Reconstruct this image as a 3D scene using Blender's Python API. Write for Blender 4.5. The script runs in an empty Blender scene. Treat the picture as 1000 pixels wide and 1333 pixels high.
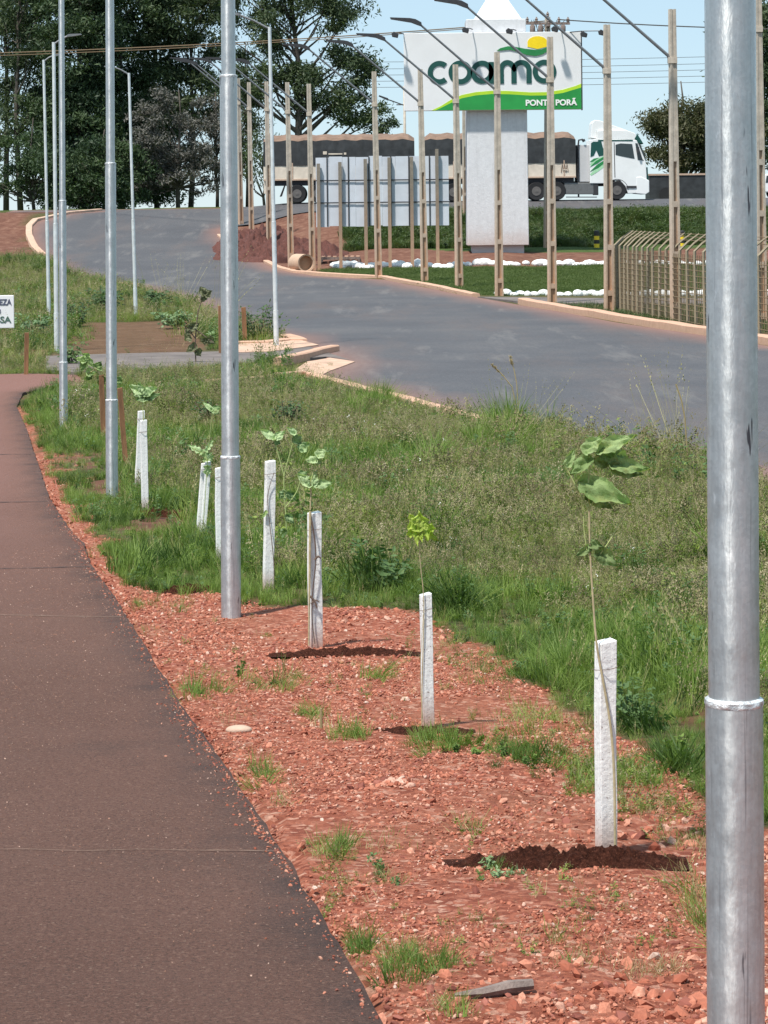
import bpy, bmesh, math, random
import numpy as np
from mathutils import Vector, Matrix, noise
from mathutils.geometry import delaunay_2d_cdt

R = math.radians
F, PX0, HY, ZC, ROLL = 3200.0, 500.0, 268.0, 3.5, R(0.6)
scene = bpy.context.scene
col = scene.collection

# ------------------------------------------------------------------ camera, sky, sun
cam_d = bpy.data.cameras.new('camera')
cam = bpy.data.objects.new('camera', cam_d)
col.objects.link(cam)
cam_d.sensor_fit = 'VERTICAL'
cam_d.sensor_height = 36.0
cam_d.lens = 36.0 * F / 1333.0
cam_d.shift_y = -(666.5 - HY) / 1333.0
cam_d.clip_start = 0.1
cam_d.clip_end = 30000
cam.matrix_world = Matrix.Translation((0, 0, ZC)) @ Matrix.Rotation(R(90), 4, 'X') @ Matrix.Rotation(-ROLL, 4, 'Z')
scene.camera = cam

SUN_EL, SUN_AZ = R(63), R(38)          # azimuth: to the left of straight behind the camera
world = bpy.data.worlds.new('World')
scene.world = world
world.use_nodes = True
wn = world.node_tree.nodes
wl = world.node_tree.links
bg = wn['Background']
sky = wn.new('ShaderNodeTexSky')
sky.sky_type = 'NISHITA'
sky.sun_disc = False
sky.sun_elevation = SUN_EL
sun_dir = Vector((-math.sin(SUN_AZ) * math.cos(SUN_EL), -math.cos(SUN_AZ) * math.cos(SUN_EL), math.sin(SUN_EL)))
sky.sun_rotation = math.atan2(sun_dir.x, sun_dir.y)
sky.air_density = 1.0
sky.dust_density = 0.0
sky.ozone_density = 2.0
sky.altitude = 600
tint = wn.new('ShaderNodeMix')
tint.data_type = 'RGBA'
tint.blend_type = 'MULTIPLY'
tint.inputs[0].default_value = 1.0
tint.inputs[7].default_value = (.98, 1.0, 1.07, 1)
wl.new(sky.outputs[0], tint.inputs[6])
pale = wn.new('ShaderNodeMix')          # thin even haze over the blue
pale.data_type = 'RGBA'
pale.inputs[0].default_value = .68
pale.inputs[7].default_value = (5.0, 6.9, 8.2, 1)
wl.new(tint.outputs[2], pale.inputs[6])
wl.new(pale.outputs[2], bg.inputs[0])
bg.inputs[1].default_value = 0.084

sun_d = bpy.data.lights.new('sun', 'SUN')
sun_d.energy = 4.4
sun_d.angle = R(3.0)
sun_d.color = (1.0, 0.95, 0.87)
sun = bpy.data.objects.new('sun', sun_d)
col.objects.link(sun)
sun.rotation_euler = sun_dir.to_track_quat('Z', 'Y').to_euler()
scene.view_settings.view_transform = 'Standard'
scene.view_settings.look = 'None'
scene.view_settings.exposure = 0.5
scene.view_settings.gamma = 1.0
scene.cycles.max_bounces = 6
scene.cycles.transparent_max_bounces = 8

# ------------------------------------------------------------------ geometry of the place
CR, SR = math.cos(ROLL), math.sin(ROLL)


def uv(px, py):
    dx, dy = px - PX0, py - HY
    return (dx * CR - dy * SR) / F, (dy * CR + dx * SR) / F


def P(px, py, Y):
    u, v = uv(px, py)
    return Vector((u * Y, Y, ZC - v * Y))


def sstep(t):
    t = np.clip(t, 0, 1)
    return t * t * (3 - 2 * t)


ZP = np.array([(0, 2.0), (4.5, 1.77), (13, 1.33), (20.6, 1.03), (30, .75), (45, .5), (56, .3), (70, .3), (95, .35), (103, .5),
               (112, .65), (119, 1.0), (128, 1.65), (134, 2.3), (140, 3.2), (146, 3.42), (175, 3.42), (230, 1.5), (400, 0), (30000, 0)])
ZR = np.array([(0, .3), (80, .3), (87, .35), (112, .68), (118.5, 1.30), (122, 1.42), (124, 1.5), (134.4, 3.15), (137, 3.25), (141, 3.66), (147, 3.68), (160, 3.5), (230, 1.5), (400, 0), (30000, 0)])
EDGE = np.array([(20, 5), (10, 18.5), (6.2, 27), (3.8, 31.8), (1.2, 38.7), (.2, 43), (-1.05, 56), (-3.2, 80), (-4, 95)])   # near edge of the road, x against y


def zbase(x, y):
    x = np.asarray(x, float)
    y = np.asarray(y, float)
    zp = np.interp(y, ZP[:, 0], ZP[:, 1])
    ex = np.interp(y, EDGE[:, 1], EDGE[:, 0])
    t = sstep((ex - x) / 4.5)
    near = np.where(y < 56, .3 + (zp - .3) * t, zp)
    zr = np.interp(y, ZR[:, 0], ZR[:, 1])
    xb = np.interp(y, [100, 112, 125, 133, 140], [-1.5, -3.5, -4.5, -7.5, -9])
    w = sstep((x - xb) / 4.0) * sstep((y - 84) / 6)
    return near * (1 - w) + zr * w


def zg(x, y):
    return float(zbase(x, y))


def G(px, py):
    """where the line of sight of a spot in the photograph meets the ground"""
    u, v = uv(px, py)
    Y = 3.5
    step = .25
    while Y < 400:
        if ZC - v * Y <= zg(u * Y, Y):
            lo, hi = Y - step, Y
            for _ in range(18):
                m = (lo + hi) / 2
                if ZC - v * m <= zg(u * m, m):
                    hi = m
                else:
                    lo = m
            return Vector((u * hi, hi, zg(u * hi, hi)))
        Y += step
    return Vector((u * 300, 300, zg(u * 300, 300)))


def poly(pts):
    return [(G(a, b).x, G(a, b).y) for a, b in pts]


def inside(X, Y, pg):
    X = np.asarray(X)
    Y = np.asarray(Y)
    r = np.zeros(X.shape, bool)
    n = len(pg)
    for i in range(n):
        x1, y1 = pg[i]
        x2, y2 = pg[(i + 1) % n]
        c = ((y1 > Y) != (y2 > Y))
        with np.errstate(divide='ignore', invalid='ignore'):
            xi = (x2 - x1) * (Y - y1) / ((y2 - y1) if y2 != y1 else 1e-9) + x1
        r ^= c & (X < xi)
    return r


# ------------------------------------------------------------------ materials
def mat(name, build):
    m = bpy.data.materials.new(name)
    m.use_nodes = True
    nt = m.node_tree
    nt.nodes.clear()
    out = nt.nodes.new('ShaderNodeOutputMaterial')
    b = nt.nodes.new('ShaderNodeBsdfPrincipled')
    nt.links.new(b.outputs[0], out.inputs[0])
    build(nt, b, out)
    return m


class N:
    """short hand for wiring nodes"""

    def __init__(s, nt):
        s.nt = nt

    def coord(s, kind='Object', scale=(1, 1, 1)):
        t = s.nt.nodes.new('ShaderNodeTexCoord')
        mp = s.nt.nodes.new('ShaderNodeMapping')
        mp.inputs['Scale'].default_value = scale
        s.nt.links.new(t.outputs[kind], mp.inputs[0])
        return mp.outputs[0]

    def noise(s, vec, scale, detail=4, rough=.6, dist=0):
        n = s.nt.nodes.new('ShaderNodeTexNoise')
        n.inputs['Scale'].default_value = scale
        n.inputs['Detail'].default_value = detail
        n.inputs['Roughness'].default_value = rough
        n.inputs['Distortion'].default_value = dist
        s.nt.links.new(vec, n.inputs['Vector'])
        return n.outputs[0]

    def voro(s, vec, scale, feat='F1', out='Distance'):
        n = s.nt.nodes.new('ShaderNodeTexVoronoi')
        n.feature = feat
        n.inputs['Scale'].default_value = scale
        s.nt.links.new(vec, n.inputs['Vector'])
        return n.outputs[out]

    def ramp(s, fac, stops, interp='LINEAR'):
        n = s.nt.nodes.new('ShaderNodeValToRGB')
        cr = n.color_ramp
        cr.interpolation = interp
        while len(cr.elements) > 1:
            cr.elements.remove(cr.elements[-1])
        cr.elements[0].position = stops[0][0]
        cr.elements[0].color = c4(stops[0][1])
        for p, c in stops[1:]:
            e = cr.elements.new(p)
            e.color = c4(c)
        s.nt.links.new(fac, n.inputs[0])
        return n.outputs[0]

    def mix(s, fac, a, b, mode='MIX'):
        n = s.nt.nodes.new('ShaderNodeMix')
        n.data_type = 'RGBA'
        n.blend_type = mode
        for v, i in ((fac, 0), (a, 6), (b, 7)):
            if isinstance(v, (int, float)):
                n.inputs[i].default_value = v if i == 0 else c4(v)
            elif isinstance(v, tuple):
                n.inputs[i].default_value = c4(v)
            else:
                s.nt.links.new(v, n.inputs[i])
        return n.outputs[2]

    def math(s, op, a, b=0.0):
        n = s.nt.nodes.new('ShaderNodeMath')
        n.operation = op
        for i, v in ((0, a), (1, b)):
            if isinstance(v, (int, float)):
                n.inputs[i].default_value = v
            else:
                s.nt.links.new(v, n.inputs[i])
        return n.outputs[0]

    def attr(s, name, out='Fac'):
        n = s.nt.nodes.new('ShaderNodeAttribute')
        n.attribute_name = name
        return n.outputs[out]

    def rand(s):
        return s.nt.nodes.new('ShaderNodeObjectInfo').outputs['Random']

    def bump(s, h, strength, dist, bsdf):
        n = s.nt.nodes.new('ShaderNodeBump')
        n.inputs['Strength'].default_value = strength
        n.inputs['Distance'].default_value = dist
        s.nt.links.new(h, n.inputs['Height'])
        s.nt.links.new(n.outputs[0], bsdf.inputs['Normal'])

    def link(s, a, b):
        s.nt.links.new(a, b)


def c4(c):
    if isinstance(c, (int, float)):
        return (c, c, c, 1)
    return (*c, 1) if len(c) == 3 else c


def simple(name, c, rough=.6, metal=0.0, var=.12, scale=8, bump=0, spec=.4):
    def b(nt, p, out):
        n = N(nt)
        v = n.coord('Object')
        f = n.noise(v, scale, 5)
        lo = tuple(x * (1 - var) for x in c)
        hi = tuple(min(1, x * (1 + var)) for x in c)
        n.link(n.ramp(f, [(.3, lo), (.7, hi)]), p.inputs['Base Color'])
        p.inputs['Roughness'].default_value = rough
        p.inputs['Metallic'].default_value = metal
        p.inputs['Specular IOR Level'].default_value = spec
        if bump:
            n.bump(f, bump, .02, p)
    return mat(name, b)


def m_zinc(nt, p, out):
    n = N(nt)
    v = n.coord('Object')
    vs = n.coord('Object', (1, 1, .06))
    sp = n.voro(v, 160, out='Color')
    a = n.noise(vs, 60, 5, .7)
    b_ = n.noise(v, 14, 6, .7)
    base = n.mix(.5, n.ramp(a, [(.3, (.42, .45, .47)), (.55, (.62, .65, .66)), (.75, (.80, .82, .82))]), n.ramp(b_, [(.3, (.45, .48, .50)), (.7, (.78, .80, .80))]))
    g = n.nt.nodes.new('ShaderNodeSeparateColor')
    n.link(sp, g.inputs[0])
    base = n.mix(n.math('MULTIPLY', g.outputs[0], .22), base, (.30, .33, .36))
    # dark nicks and runs of the zinc bath
    s1 = n.noise(n.coord('Object', (1, 1, .12)), 34, 3, .55)
    base = n.mix(n.ramp(s1, [(.68, 0), (.70, .95)]), base, (.09, .085, .10))
    s2 = n.noise(n.coord('Object', (1, 1, .02)), 110, 2, .5)
    base = n.mix(n.ramp(s2, [(.66, 0), (.74, .6)]), base, (.16, .16, .18))
    s3 = n.noise(n.coord('Object', (1, 1, .4)), 40, 4, .6)
    base = n.mix(n.ramp(s3, [(.66, 0), (.74, .75)]), base, (.82, .84, .86))
    n.link(base, p.inputs['Base Color'])
    p.inputs['Metallic'].default_value = .78
    p.inputs['Anisotropic'].default_value = .8
    tg = n.nt.nodes.new('ShaderNodeTangent')
    tg.direction_type = 'RADIAL'
    tg.axis = 'Z'
    n.link(tg.outputs[0], p.inputs['Tangent'])
    p.inputs['Anisotropic Rotation'].default_value = .25
    n.link(n.ramp(b_, [(.3, .30), (.7, .46)]), p.inputs['Roughness'])
    n.bump(n.noise(n.coord('Object', (1, 1, .35)), 70, 5, .6), .35, .004, p)


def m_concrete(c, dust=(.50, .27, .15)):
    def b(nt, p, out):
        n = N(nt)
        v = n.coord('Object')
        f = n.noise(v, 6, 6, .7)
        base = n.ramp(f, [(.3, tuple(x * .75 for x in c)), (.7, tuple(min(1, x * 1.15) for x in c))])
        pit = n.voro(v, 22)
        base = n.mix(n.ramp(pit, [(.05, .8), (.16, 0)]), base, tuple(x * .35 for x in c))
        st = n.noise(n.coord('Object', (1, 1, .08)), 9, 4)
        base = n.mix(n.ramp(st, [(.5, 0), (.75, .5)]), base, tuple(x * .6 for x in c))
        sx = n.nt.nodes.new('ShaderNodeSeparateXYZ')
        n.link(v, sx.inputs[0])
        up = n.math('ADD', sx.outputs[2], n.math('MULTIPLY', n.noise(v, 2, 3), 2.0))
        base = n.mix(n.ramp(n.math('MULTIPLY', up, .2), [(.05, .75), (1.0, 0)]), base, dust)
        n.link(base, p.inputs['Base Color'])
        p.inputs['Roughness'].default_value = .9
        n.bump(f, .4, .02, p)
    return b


def m_ground(nt, p, out):
    """one soil sheet: red gravel, red dirt, litter under the grass, green grass thatch; the masks say which lies where"""
    n = N(nt)
    v = n.coord('Object')
    fine = n.noise(v, 60, 6, .75)
    cell = n.voro(v, 45, out='Color')
    sep = n.nt.nodes.new('ShaderNodeSeparateColor')
    n.link(cell, sep.inputs[0])
    gr = n.ramp(sep.outputs[0], [(0, (.22, .060, .036)), (.4, (.36, .115, .068)), (.8, (.47, .18, .115)), (.97, (.60, .33, .24))])
    gr = n.mix(n.ramp(fine, [(.35, .75), (.6, 0)]), gr, (.16, .05, .033))
    gr = n.mix(n.ramp(n.noise(v, 1.3, 4), [(.45, 0), (.75, .45)]), gr, (.24, .12, .07))
    dirt = n.ramp(n.noise(v, 2.2, 8, .7), [(.3, (.095, .042, .030)), (.5, (.15, .070, .048)), (.72, (.23, .13, .09))])
    lit = n.ramp(n.noise(v, 9, 7, .75), [(.3, (.035, .035, .014)), (.5, (.075, .072, .028)), (.7, (.15, .115, .055))])
    lit = n.mix(n.ramp(n.noise(v, .9, 4), [(.55, 0), (.72, .6)]), lit, (.17, .075, .042))
    grn = n.ramp(n.noise(v, 3, 8, .8), [(.3, (.025, .042, .012)), (.5, (.055, .088, .022)), (.7, (.10, .13, .04))])
    base = n.mix(n.attr('green'), lit, grn)
    base = n.mix(n.attr('dirt'), base, dirt)
    base = n.mix(n.attr('gravel'), base, gr)
    n.link(base, p.inputs['Base Color'])
    p.inputs['Roughness'].default_value = .95
    p.inputs['Specular IOR Level'].default_value = .15
    n.bump(fine, .8, .02, p)


def m_path(nt, p, out):
    n = N(nt)
    v = n.coord('Object')
    big = n.noise(v, .55, 5, .6)
    fine = n.noise(v, 110, 5, .85)
    base = n.mix(n.ramp(big, [(.3, 0), (.7, 1)]), (.138, .066, .047), (.175, .087, .064))
    base = n.mix(n.ramp(fine, [(.38, .9), (.50, 0)]), base, (.042, .025, .020))
    base = n.mix(n.ramp(n.noise(v, 75, 4, .8), [(.52, 0), (.64, .75)]), base, (.26, .145, .108))
    base = n.mix(n.ramp(n.noise(v, 240, 2), [(.60, 0), (.70, .8)]), base, (.27, .175, .135))
    cell = n.voro(v, 75, out='Color')
    sep = n.nt.nodes.new('ShaderNodeSeparateColor')
    n.link(cell, sep.inputs[0])
    dust = n.math('MULTIPLY', n.ramp(sep.outputs[1], [(.93, 0), (.95, 1)]), n.ramp(n.voro(v, 75), [(.15, .6), (.35, 0)]))
    base = n.mix(dust, base, (.42, .28, .21))
    base = n.mix(n.ramp(n.noise(v, 1.7, 7, .75), [(.50, 0), (.70, .3)]), base, (.16, .090, .070))
    base = n.mix(n.ramp(n.noise(v, .8, 6, .7), [(.28, .35), (.42, 0)]), base, (.055, .040, .036))
    # dustier, redder with wear in patches; fresh black along the outer edge
    base = n.mix(n.math('MULTIPLY', n.attr('dusty'), .7), base, (.25, .125, .103))
    base = n.mix(n.math('MULTIPLY', n.attr('edge'), n.ramp(n.noise(v, 5, 4), [(.3, .1), (.7, .85)])), base, (.030, .028, .030))
    sx = n.nt.nodes.new('ShaderNodeSeparateXYZ')
    n.link(v, sx.inputs[0])
    n.link(base, p.inputs['Base Color'])
    p.inputs['Roughness'].default_value = .85
    p.inputs['Specular IOR Level'].default_value = .25
    n.bump(fine, 1.0, .012, p)


def m_road(nt, p, out):
    n = N(nt)
    v = n.coord('Object')
    vs = n.coord('Object', (1, .25, 1))
    fine = n.noise(v, 25, 6, .8)
    base = n.ramp(n.noise(v, .25, 6, .65), [(.3, (.075, .075, .083)), (.5, (.092, .092, .100)), (.72, (.125, .120, .122))])
    base = n.mix(n.ramp(fine, [(.38, .75), (.58, 0)]), base, (.045, .045, .052))
    base = n.mix(n.ramp(n.noise(vs, .35, 6, .75), [(.50, 0), (.70, .4)]), base, (.145, .105, .090))
    base = n.mix(n.ramp(n.noise(n.coord('Object', (1, .12, 1)), 1.1, 5, .7), [(.56, 0), (.68, .5)]), base, (.165, .155, .150))
    base = n.mix(n.ramp(n.noise(v, 60, 2), [(.62, 0), (.70, .6)]), base, (.22, .205, .195))
    base = n.mix(n.ramp(n.voro(n.coord('Object', (.35, .35, .35)), 1.0, 'DISTANCE_TO_EDGE'), [(.001, .25), (.006, 0)]), base, (.05, .05, .053))
    base = n.mix(n.math('MULTIPLY', n.attr('edge'), .7), base, (.26, .13, .095))
    n.link(base, p.inputs['Base Color'])
    p.inputs['Roughness'].default_value = .8
    p.inputs['Specular IOR Level'].default_value = .3
    n.bump(fine, .4, .01, p)


def leafy(name, lo, mid, hi, trans=.35, nscale=.6, per='rand', dry=None, veins=False):
    """leaf material: colour differs from plant to plant and over the field, light passes through"""
    def b(nt, p, out):
        n = N(nt)
        geo = n.nt.nodes.new('ShaderNodeNewGeometry')
        pos = geo.outputs['Position']
        r = n.rand() if per == 'rand' else n.attr('tone')
        c = n.ramp(r, [(0, lo), (.5, mid), (1, hi)])
        f = n.noise(pos, nscale, 4, .6)
        c = n.mix(n.ramp(f, [(.35, 0), (.68, .8)]), c, hi)
        if veins:
            f3 = n.noise(n.coord('Object'), 45, 6, .8)
            c = n.mix(n.ramp(f3, [(.38, .4), (.50, 0)]), c, tuple(x * .5 for x in mid))
            c = n.mix(n.ramp(n.noise(n.coord('Object'), 16, 5, .7), [(.55, 0), (.70, .5)]), c, (.33, .33, .11))
            n.bump(f3, .7, .01, p)
        if dry:
            f2 = n.noise(pos, nscale * 2.3, 4, .7)
            c = n.mix(n.ramp(f2, [(.48, 0), (.66, .85)]), c, dry)
        n.link(c, p.inputs['Base Color'])
        p.inputs['Roughness'].default_value = .55
        p.inputs['Specular IOR Level'].default_value = .25
        tr = n.nt.nodes.new('ShaderNodeBsdfTranslucent')
        n.link(n.mix(1.0, c, (1.0, 1.15, .5), 'MULTIPLY'), tr.inputs[0])
        ms = n.nt.nodes.new('ShaderNodeMixShader')
        ms.inputs[0].default_value = trans
        n.link(p.outputs[0], ms.inputs[1])
        n.link(tr.outputs[0], ms.inputs[2])
        n.link(ms.outputs[0], out.inputs[0])
    return mat(name, b)


def m_stone(stops):
    def b(nt, p, out):
        n = N(nt)
        v = n.coord('Object')
        c = n.ramp(n.rand(), stops)
        f = n.noise(v, 2.2, 5, .7)
        c = n.mix(n.ramp(f, [(.4, .5), (.62, 0)]), c, (.25, .09, .06))
        n.link(c, p.inputs['Base Color'])
        p.inputs['Roughness'].default_value = .9
        p.inputs['Specular IOR Level'].default_value = .15
    return b


def m_whitewash(nt, p, out):
    n = N(nt)
    v = n.coord('Object')
    g = n.noise(n.coord('Object', (1, 1, .05)), 90, 4, .6)
    base = n.ramp(g, [(.3, (.68, .68, .67)), (.6, (.84, .84, .82))])
    sp = n.noise(v, 120, 3, .6)
    base = n.mix(n.ramp(sp, [(.62, 0), (.67, .8)]), base, (.24, .18, .16))
    base = n.mix(n.ramp(n.noise(v, 22, 6, .75), [(.56, 0), (.74, .4)]), base, (.50, .43, .38))
    bare = n.noise(n.coord('Object', (1, 1, .25)), 26, 5, .7)
    base = n.mix(n.ramp(bare, [(.64, 0), (.72, .7)]), base, (.40, .31, .27))
    sx = n.nt.nodes.new('ShaderNodeSeparateXYZ')
    n.link(v, sx.inputs[0])
    base = n.mix(n.ramp(sx.outputs[2], [(.0, .85), (.14, 0)]), base, (.40, .20, .13))
    n.link(base, p.inputs['Base Color'])
    p.inputs['Roughness'].default_value = .8
    n.bump(n.noise(v, 45, 5, .7), .6, .006, p)


def m_bark(c):
    def b(nt, p, out):
        n = N(nt)
        f = n.noise(n.coord('Object', (1, 1, .15)), 14, 6, .7)
        n.link(n.ramp(f, [(.3, tuple(x * .5 for x in c)), (.7, tuple(x * 1.3 for x in c))]), p.inputs['Base Color'])
        p.inputs['Roughness'].default_value = .9
        n.bump(f, .6, .03, p)
    return b


M = {}
M['zinc'] = mat('galvanised_steel', m_zinc)
M['zincfar'] = simple('galvanised_steel_far', (.66, .69, .70), .4, .3, .15, 6)
M['weld'] = simple('weld_zinc', (.66, .70, .74), .4, .4, .5, 45, .6)
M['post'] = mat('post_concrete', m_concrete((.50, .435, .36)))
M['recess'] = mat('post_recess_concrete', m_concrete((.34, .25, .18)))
M['fpost'] = mat('fence_concrete', m_concrete((.27, .24, .17), (.26, .19, .12)))
M['wood'] = mat('board_post_wood', m_concrete((.22, .19, .155)))
M['ground'] = mat('ground_soil', m_ground)
M['path'] = mat('path_asphalt', m_path)
M['road'] = mat('road_asphalt', m_road)
M['kerb'] = mat('kerb_concrete', m_concrete((.56, .40, .30), (.52, .28, .18)))
M['drivemat'] = simple('dusty_drive', (.15, .125, .115), .95, 0, .3, 1.5, .3)
M['sand'] = simple('gutter_sand', (.50, .33, .24), .95, 0, .25, 3, .3)
M['white'] = mat('whitewashed_wood', m_whitewash)
M['dark'] = simple('dark_metal', (.05, .05, .055), .5, .3, .2)
M['armsteel'] = simple('arm_steel', (.20, .21, .22), .5, .4, .15)
M['wire'] = simple('cable_rubber', (.07, .065, .06), .7)
M['wirebrown'] = simple('cable_brown', (.17, .12, .07), .7)
M['signwhite'] = simple('sign_white', (.72, .72, .73), .55, 0, .04, .7)
def m_col(nt, p, out):
    n = N(nt)
    v = n.coord('Object')
    c = n.ramp(n.noise(v, 5, 7, .8), [(.3, (.56, .565, .585)), (.7, (.70, .705, .725))])
    c = n.mix(n.ramp(n.noise(n.coord('Object', (1, 1, .06)), 3.5, 5, .7), [(.52, 0), (.75, .5)]), c, (.42, .41, .41))
    sx = n.nt.nodes.new('ShaderNodeSeparateXYZ')
    n.link(v, sx.inputs[0])
    c = n.mix(n.ramp(n.math('ADD', n.math('MULTIPLY', sx.outputs[2], .3), n.math('MULTIPLY', n.noise(v, 2, 4), .3)), [(.15, .6), (.5, 0)]), c, (.42, .26, .19))
    n.link(c, p.inputs['Base Color'])
    p.inputs['Roughness'].default_value = .85
    n.bump(n.noise(v, 14, 5, .8), .6, .03, p)


M['colpaint'] = mat('column_paint', m_col)
M['colgrey'] = simple('column_grey_paint', (.50, .50, .51), .8, 0, .05, 2)  # even grey, a little darker than the column
M['tgreen'] = simple('letter_green', (.010, .070, .060), .5, 0, .08)
M['green'] = simple('wave_green', (.020, .26, .055), .5, 0, .25, .5)
M['lime'] = simple('wave_lime', (.42, .62, .03), .5, 0, .15, .6)
M['yellow'] = simple('sun_yellow', (.85, .62, .01), .5, 0, .06)
M['swoosh'] = simple('swoosh_green', (.02, .20, .06), .5, 0, .2, 1)
M['twhite'] = simple('letter_white', (.8, .8, .78), .5, 0, .03)
M['panelback'] = simple('panel_sheet', (.54, .57, .63), .6, 0, .10, 1.3)
M['tarp'] = simple('tarpaulin', (.030, .033, .036), .65, 0, .4, 2.5, .5)
M['tarptop'] = simple('tarpaulin_dusty', (.20, .13, .095), .9, 0, .25, 2)
M['cream'] = simple('trailer_side_paint', (.62, .54, .45), .7, 0, .15, 2)
M['tpaint'] = simple('cab_white_paint', (.76, .77, .77), .3, 0, .05, 1)
M['glass'] = simple('dark_glass', (.02, .03, .035), .12, 0, .1, 1, 0, .8)
M['tyre'] = simple('tyre_rubber', (.02, .02, .022), .85)
M['rim'] = simple('wheel_rim', (.13, .12, .115), .6, .2)
M['chassis'] = simple('chassis_metal', (.035, .035, .04), .7)
M['tank'] = simple('tank_metal', (.18, .18, .18), .5, .5)
M['redlight'] = simple('lamp_red', (.5, .03, .02), .3)
M['black'] = simple('bollard_black', (.03, .03, .03), .6)
M['byellow'] = simple('bollard_yellow', (.80, .56, .03), .6)
M['brownwood'] = mat('brown_stake_wood', m_bark((.26, .13, .06)))
M['graywood'] = mat('weathered_wood', m_bark((.22, .17, .15)))
M['bark'] = mat('tree_bark', m_bark((.10, .085, .07)))
M['stem'] = simple('sapling_stem', (.42, .35, .21), .7, 0, .3, 30)
M['stemg'] = simple('green_stem', (.36, .42, .16), .6, 0, .2, 30)
M['twig'] = simple('dry_twig', (.13, .09, .07), .8, 0, .3, 30)
M['leaf'] = leafy('sapling_leaf', (.06, .11, .03), (.20, .31, .10), (.40, .52, .24), .35, 20, 'tone', None, True)
M['lime_leaf'] = leafy('lime_leaf', (.26, .38, .06), (.40, .54, .09), (.52, .64, .14), .4, 20, 'tone', None, True)
M['blue_leaf'] = leafy('pale_blue_leaf', (.06, .12, .045), (.24, .37, .16), (.52, .65, .36), .3, 20, 'tone', None, True)
def m_turned(nt, p, out):
    n = N(nt)
    geo = n.nt.nodes.new('ShaderNodeNewGeometry').outputs['Position']
    f = n.noise(geo, 60, 6, .8)
    c = n.ramp(f, [(.35, (.030, .010, .007)), (.52, (.085, .028, .017)), (.68, (.17, .060, .038))])
    c = n.mix(n.ramp(n.voro(geo, 90), [(.1, .6), (.3, 0)]), c, (.22, .085, .055))
    n.link(c, p.inputs['Base Color'])
    p.inputs['Roughness'].default_value = .95
    p.inputs['Specular IOR Level'].default_value = .1
    n.bump(f, 1, .03, p)


M['soil'] = mat('dark_soil', m_turned)
M['redsoil'] = mat('red_soil', m_bark((.105, .036, .027)))
M['wstone'] = simple('white_painted_stone', (.74, .74, .72), .8, 0, .1, 4, .3)
M['palestone'] = simple('pale_stone', (.46, .33, .25), .9, 0, .2, 12, .4)


M['dry_leaf'] = leafy('dry_sapling_leaf', (.06, .07, .035), (.14, .15, .08), (.26, .27, .17), .3, 20, 'tone')


def grass_mat(name, lo, mid, hi, dry=None, ns=.5, tr=.35):
    return leafy(name, lo, mid, hi, tr, ns, 'rand', dry)


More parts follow.
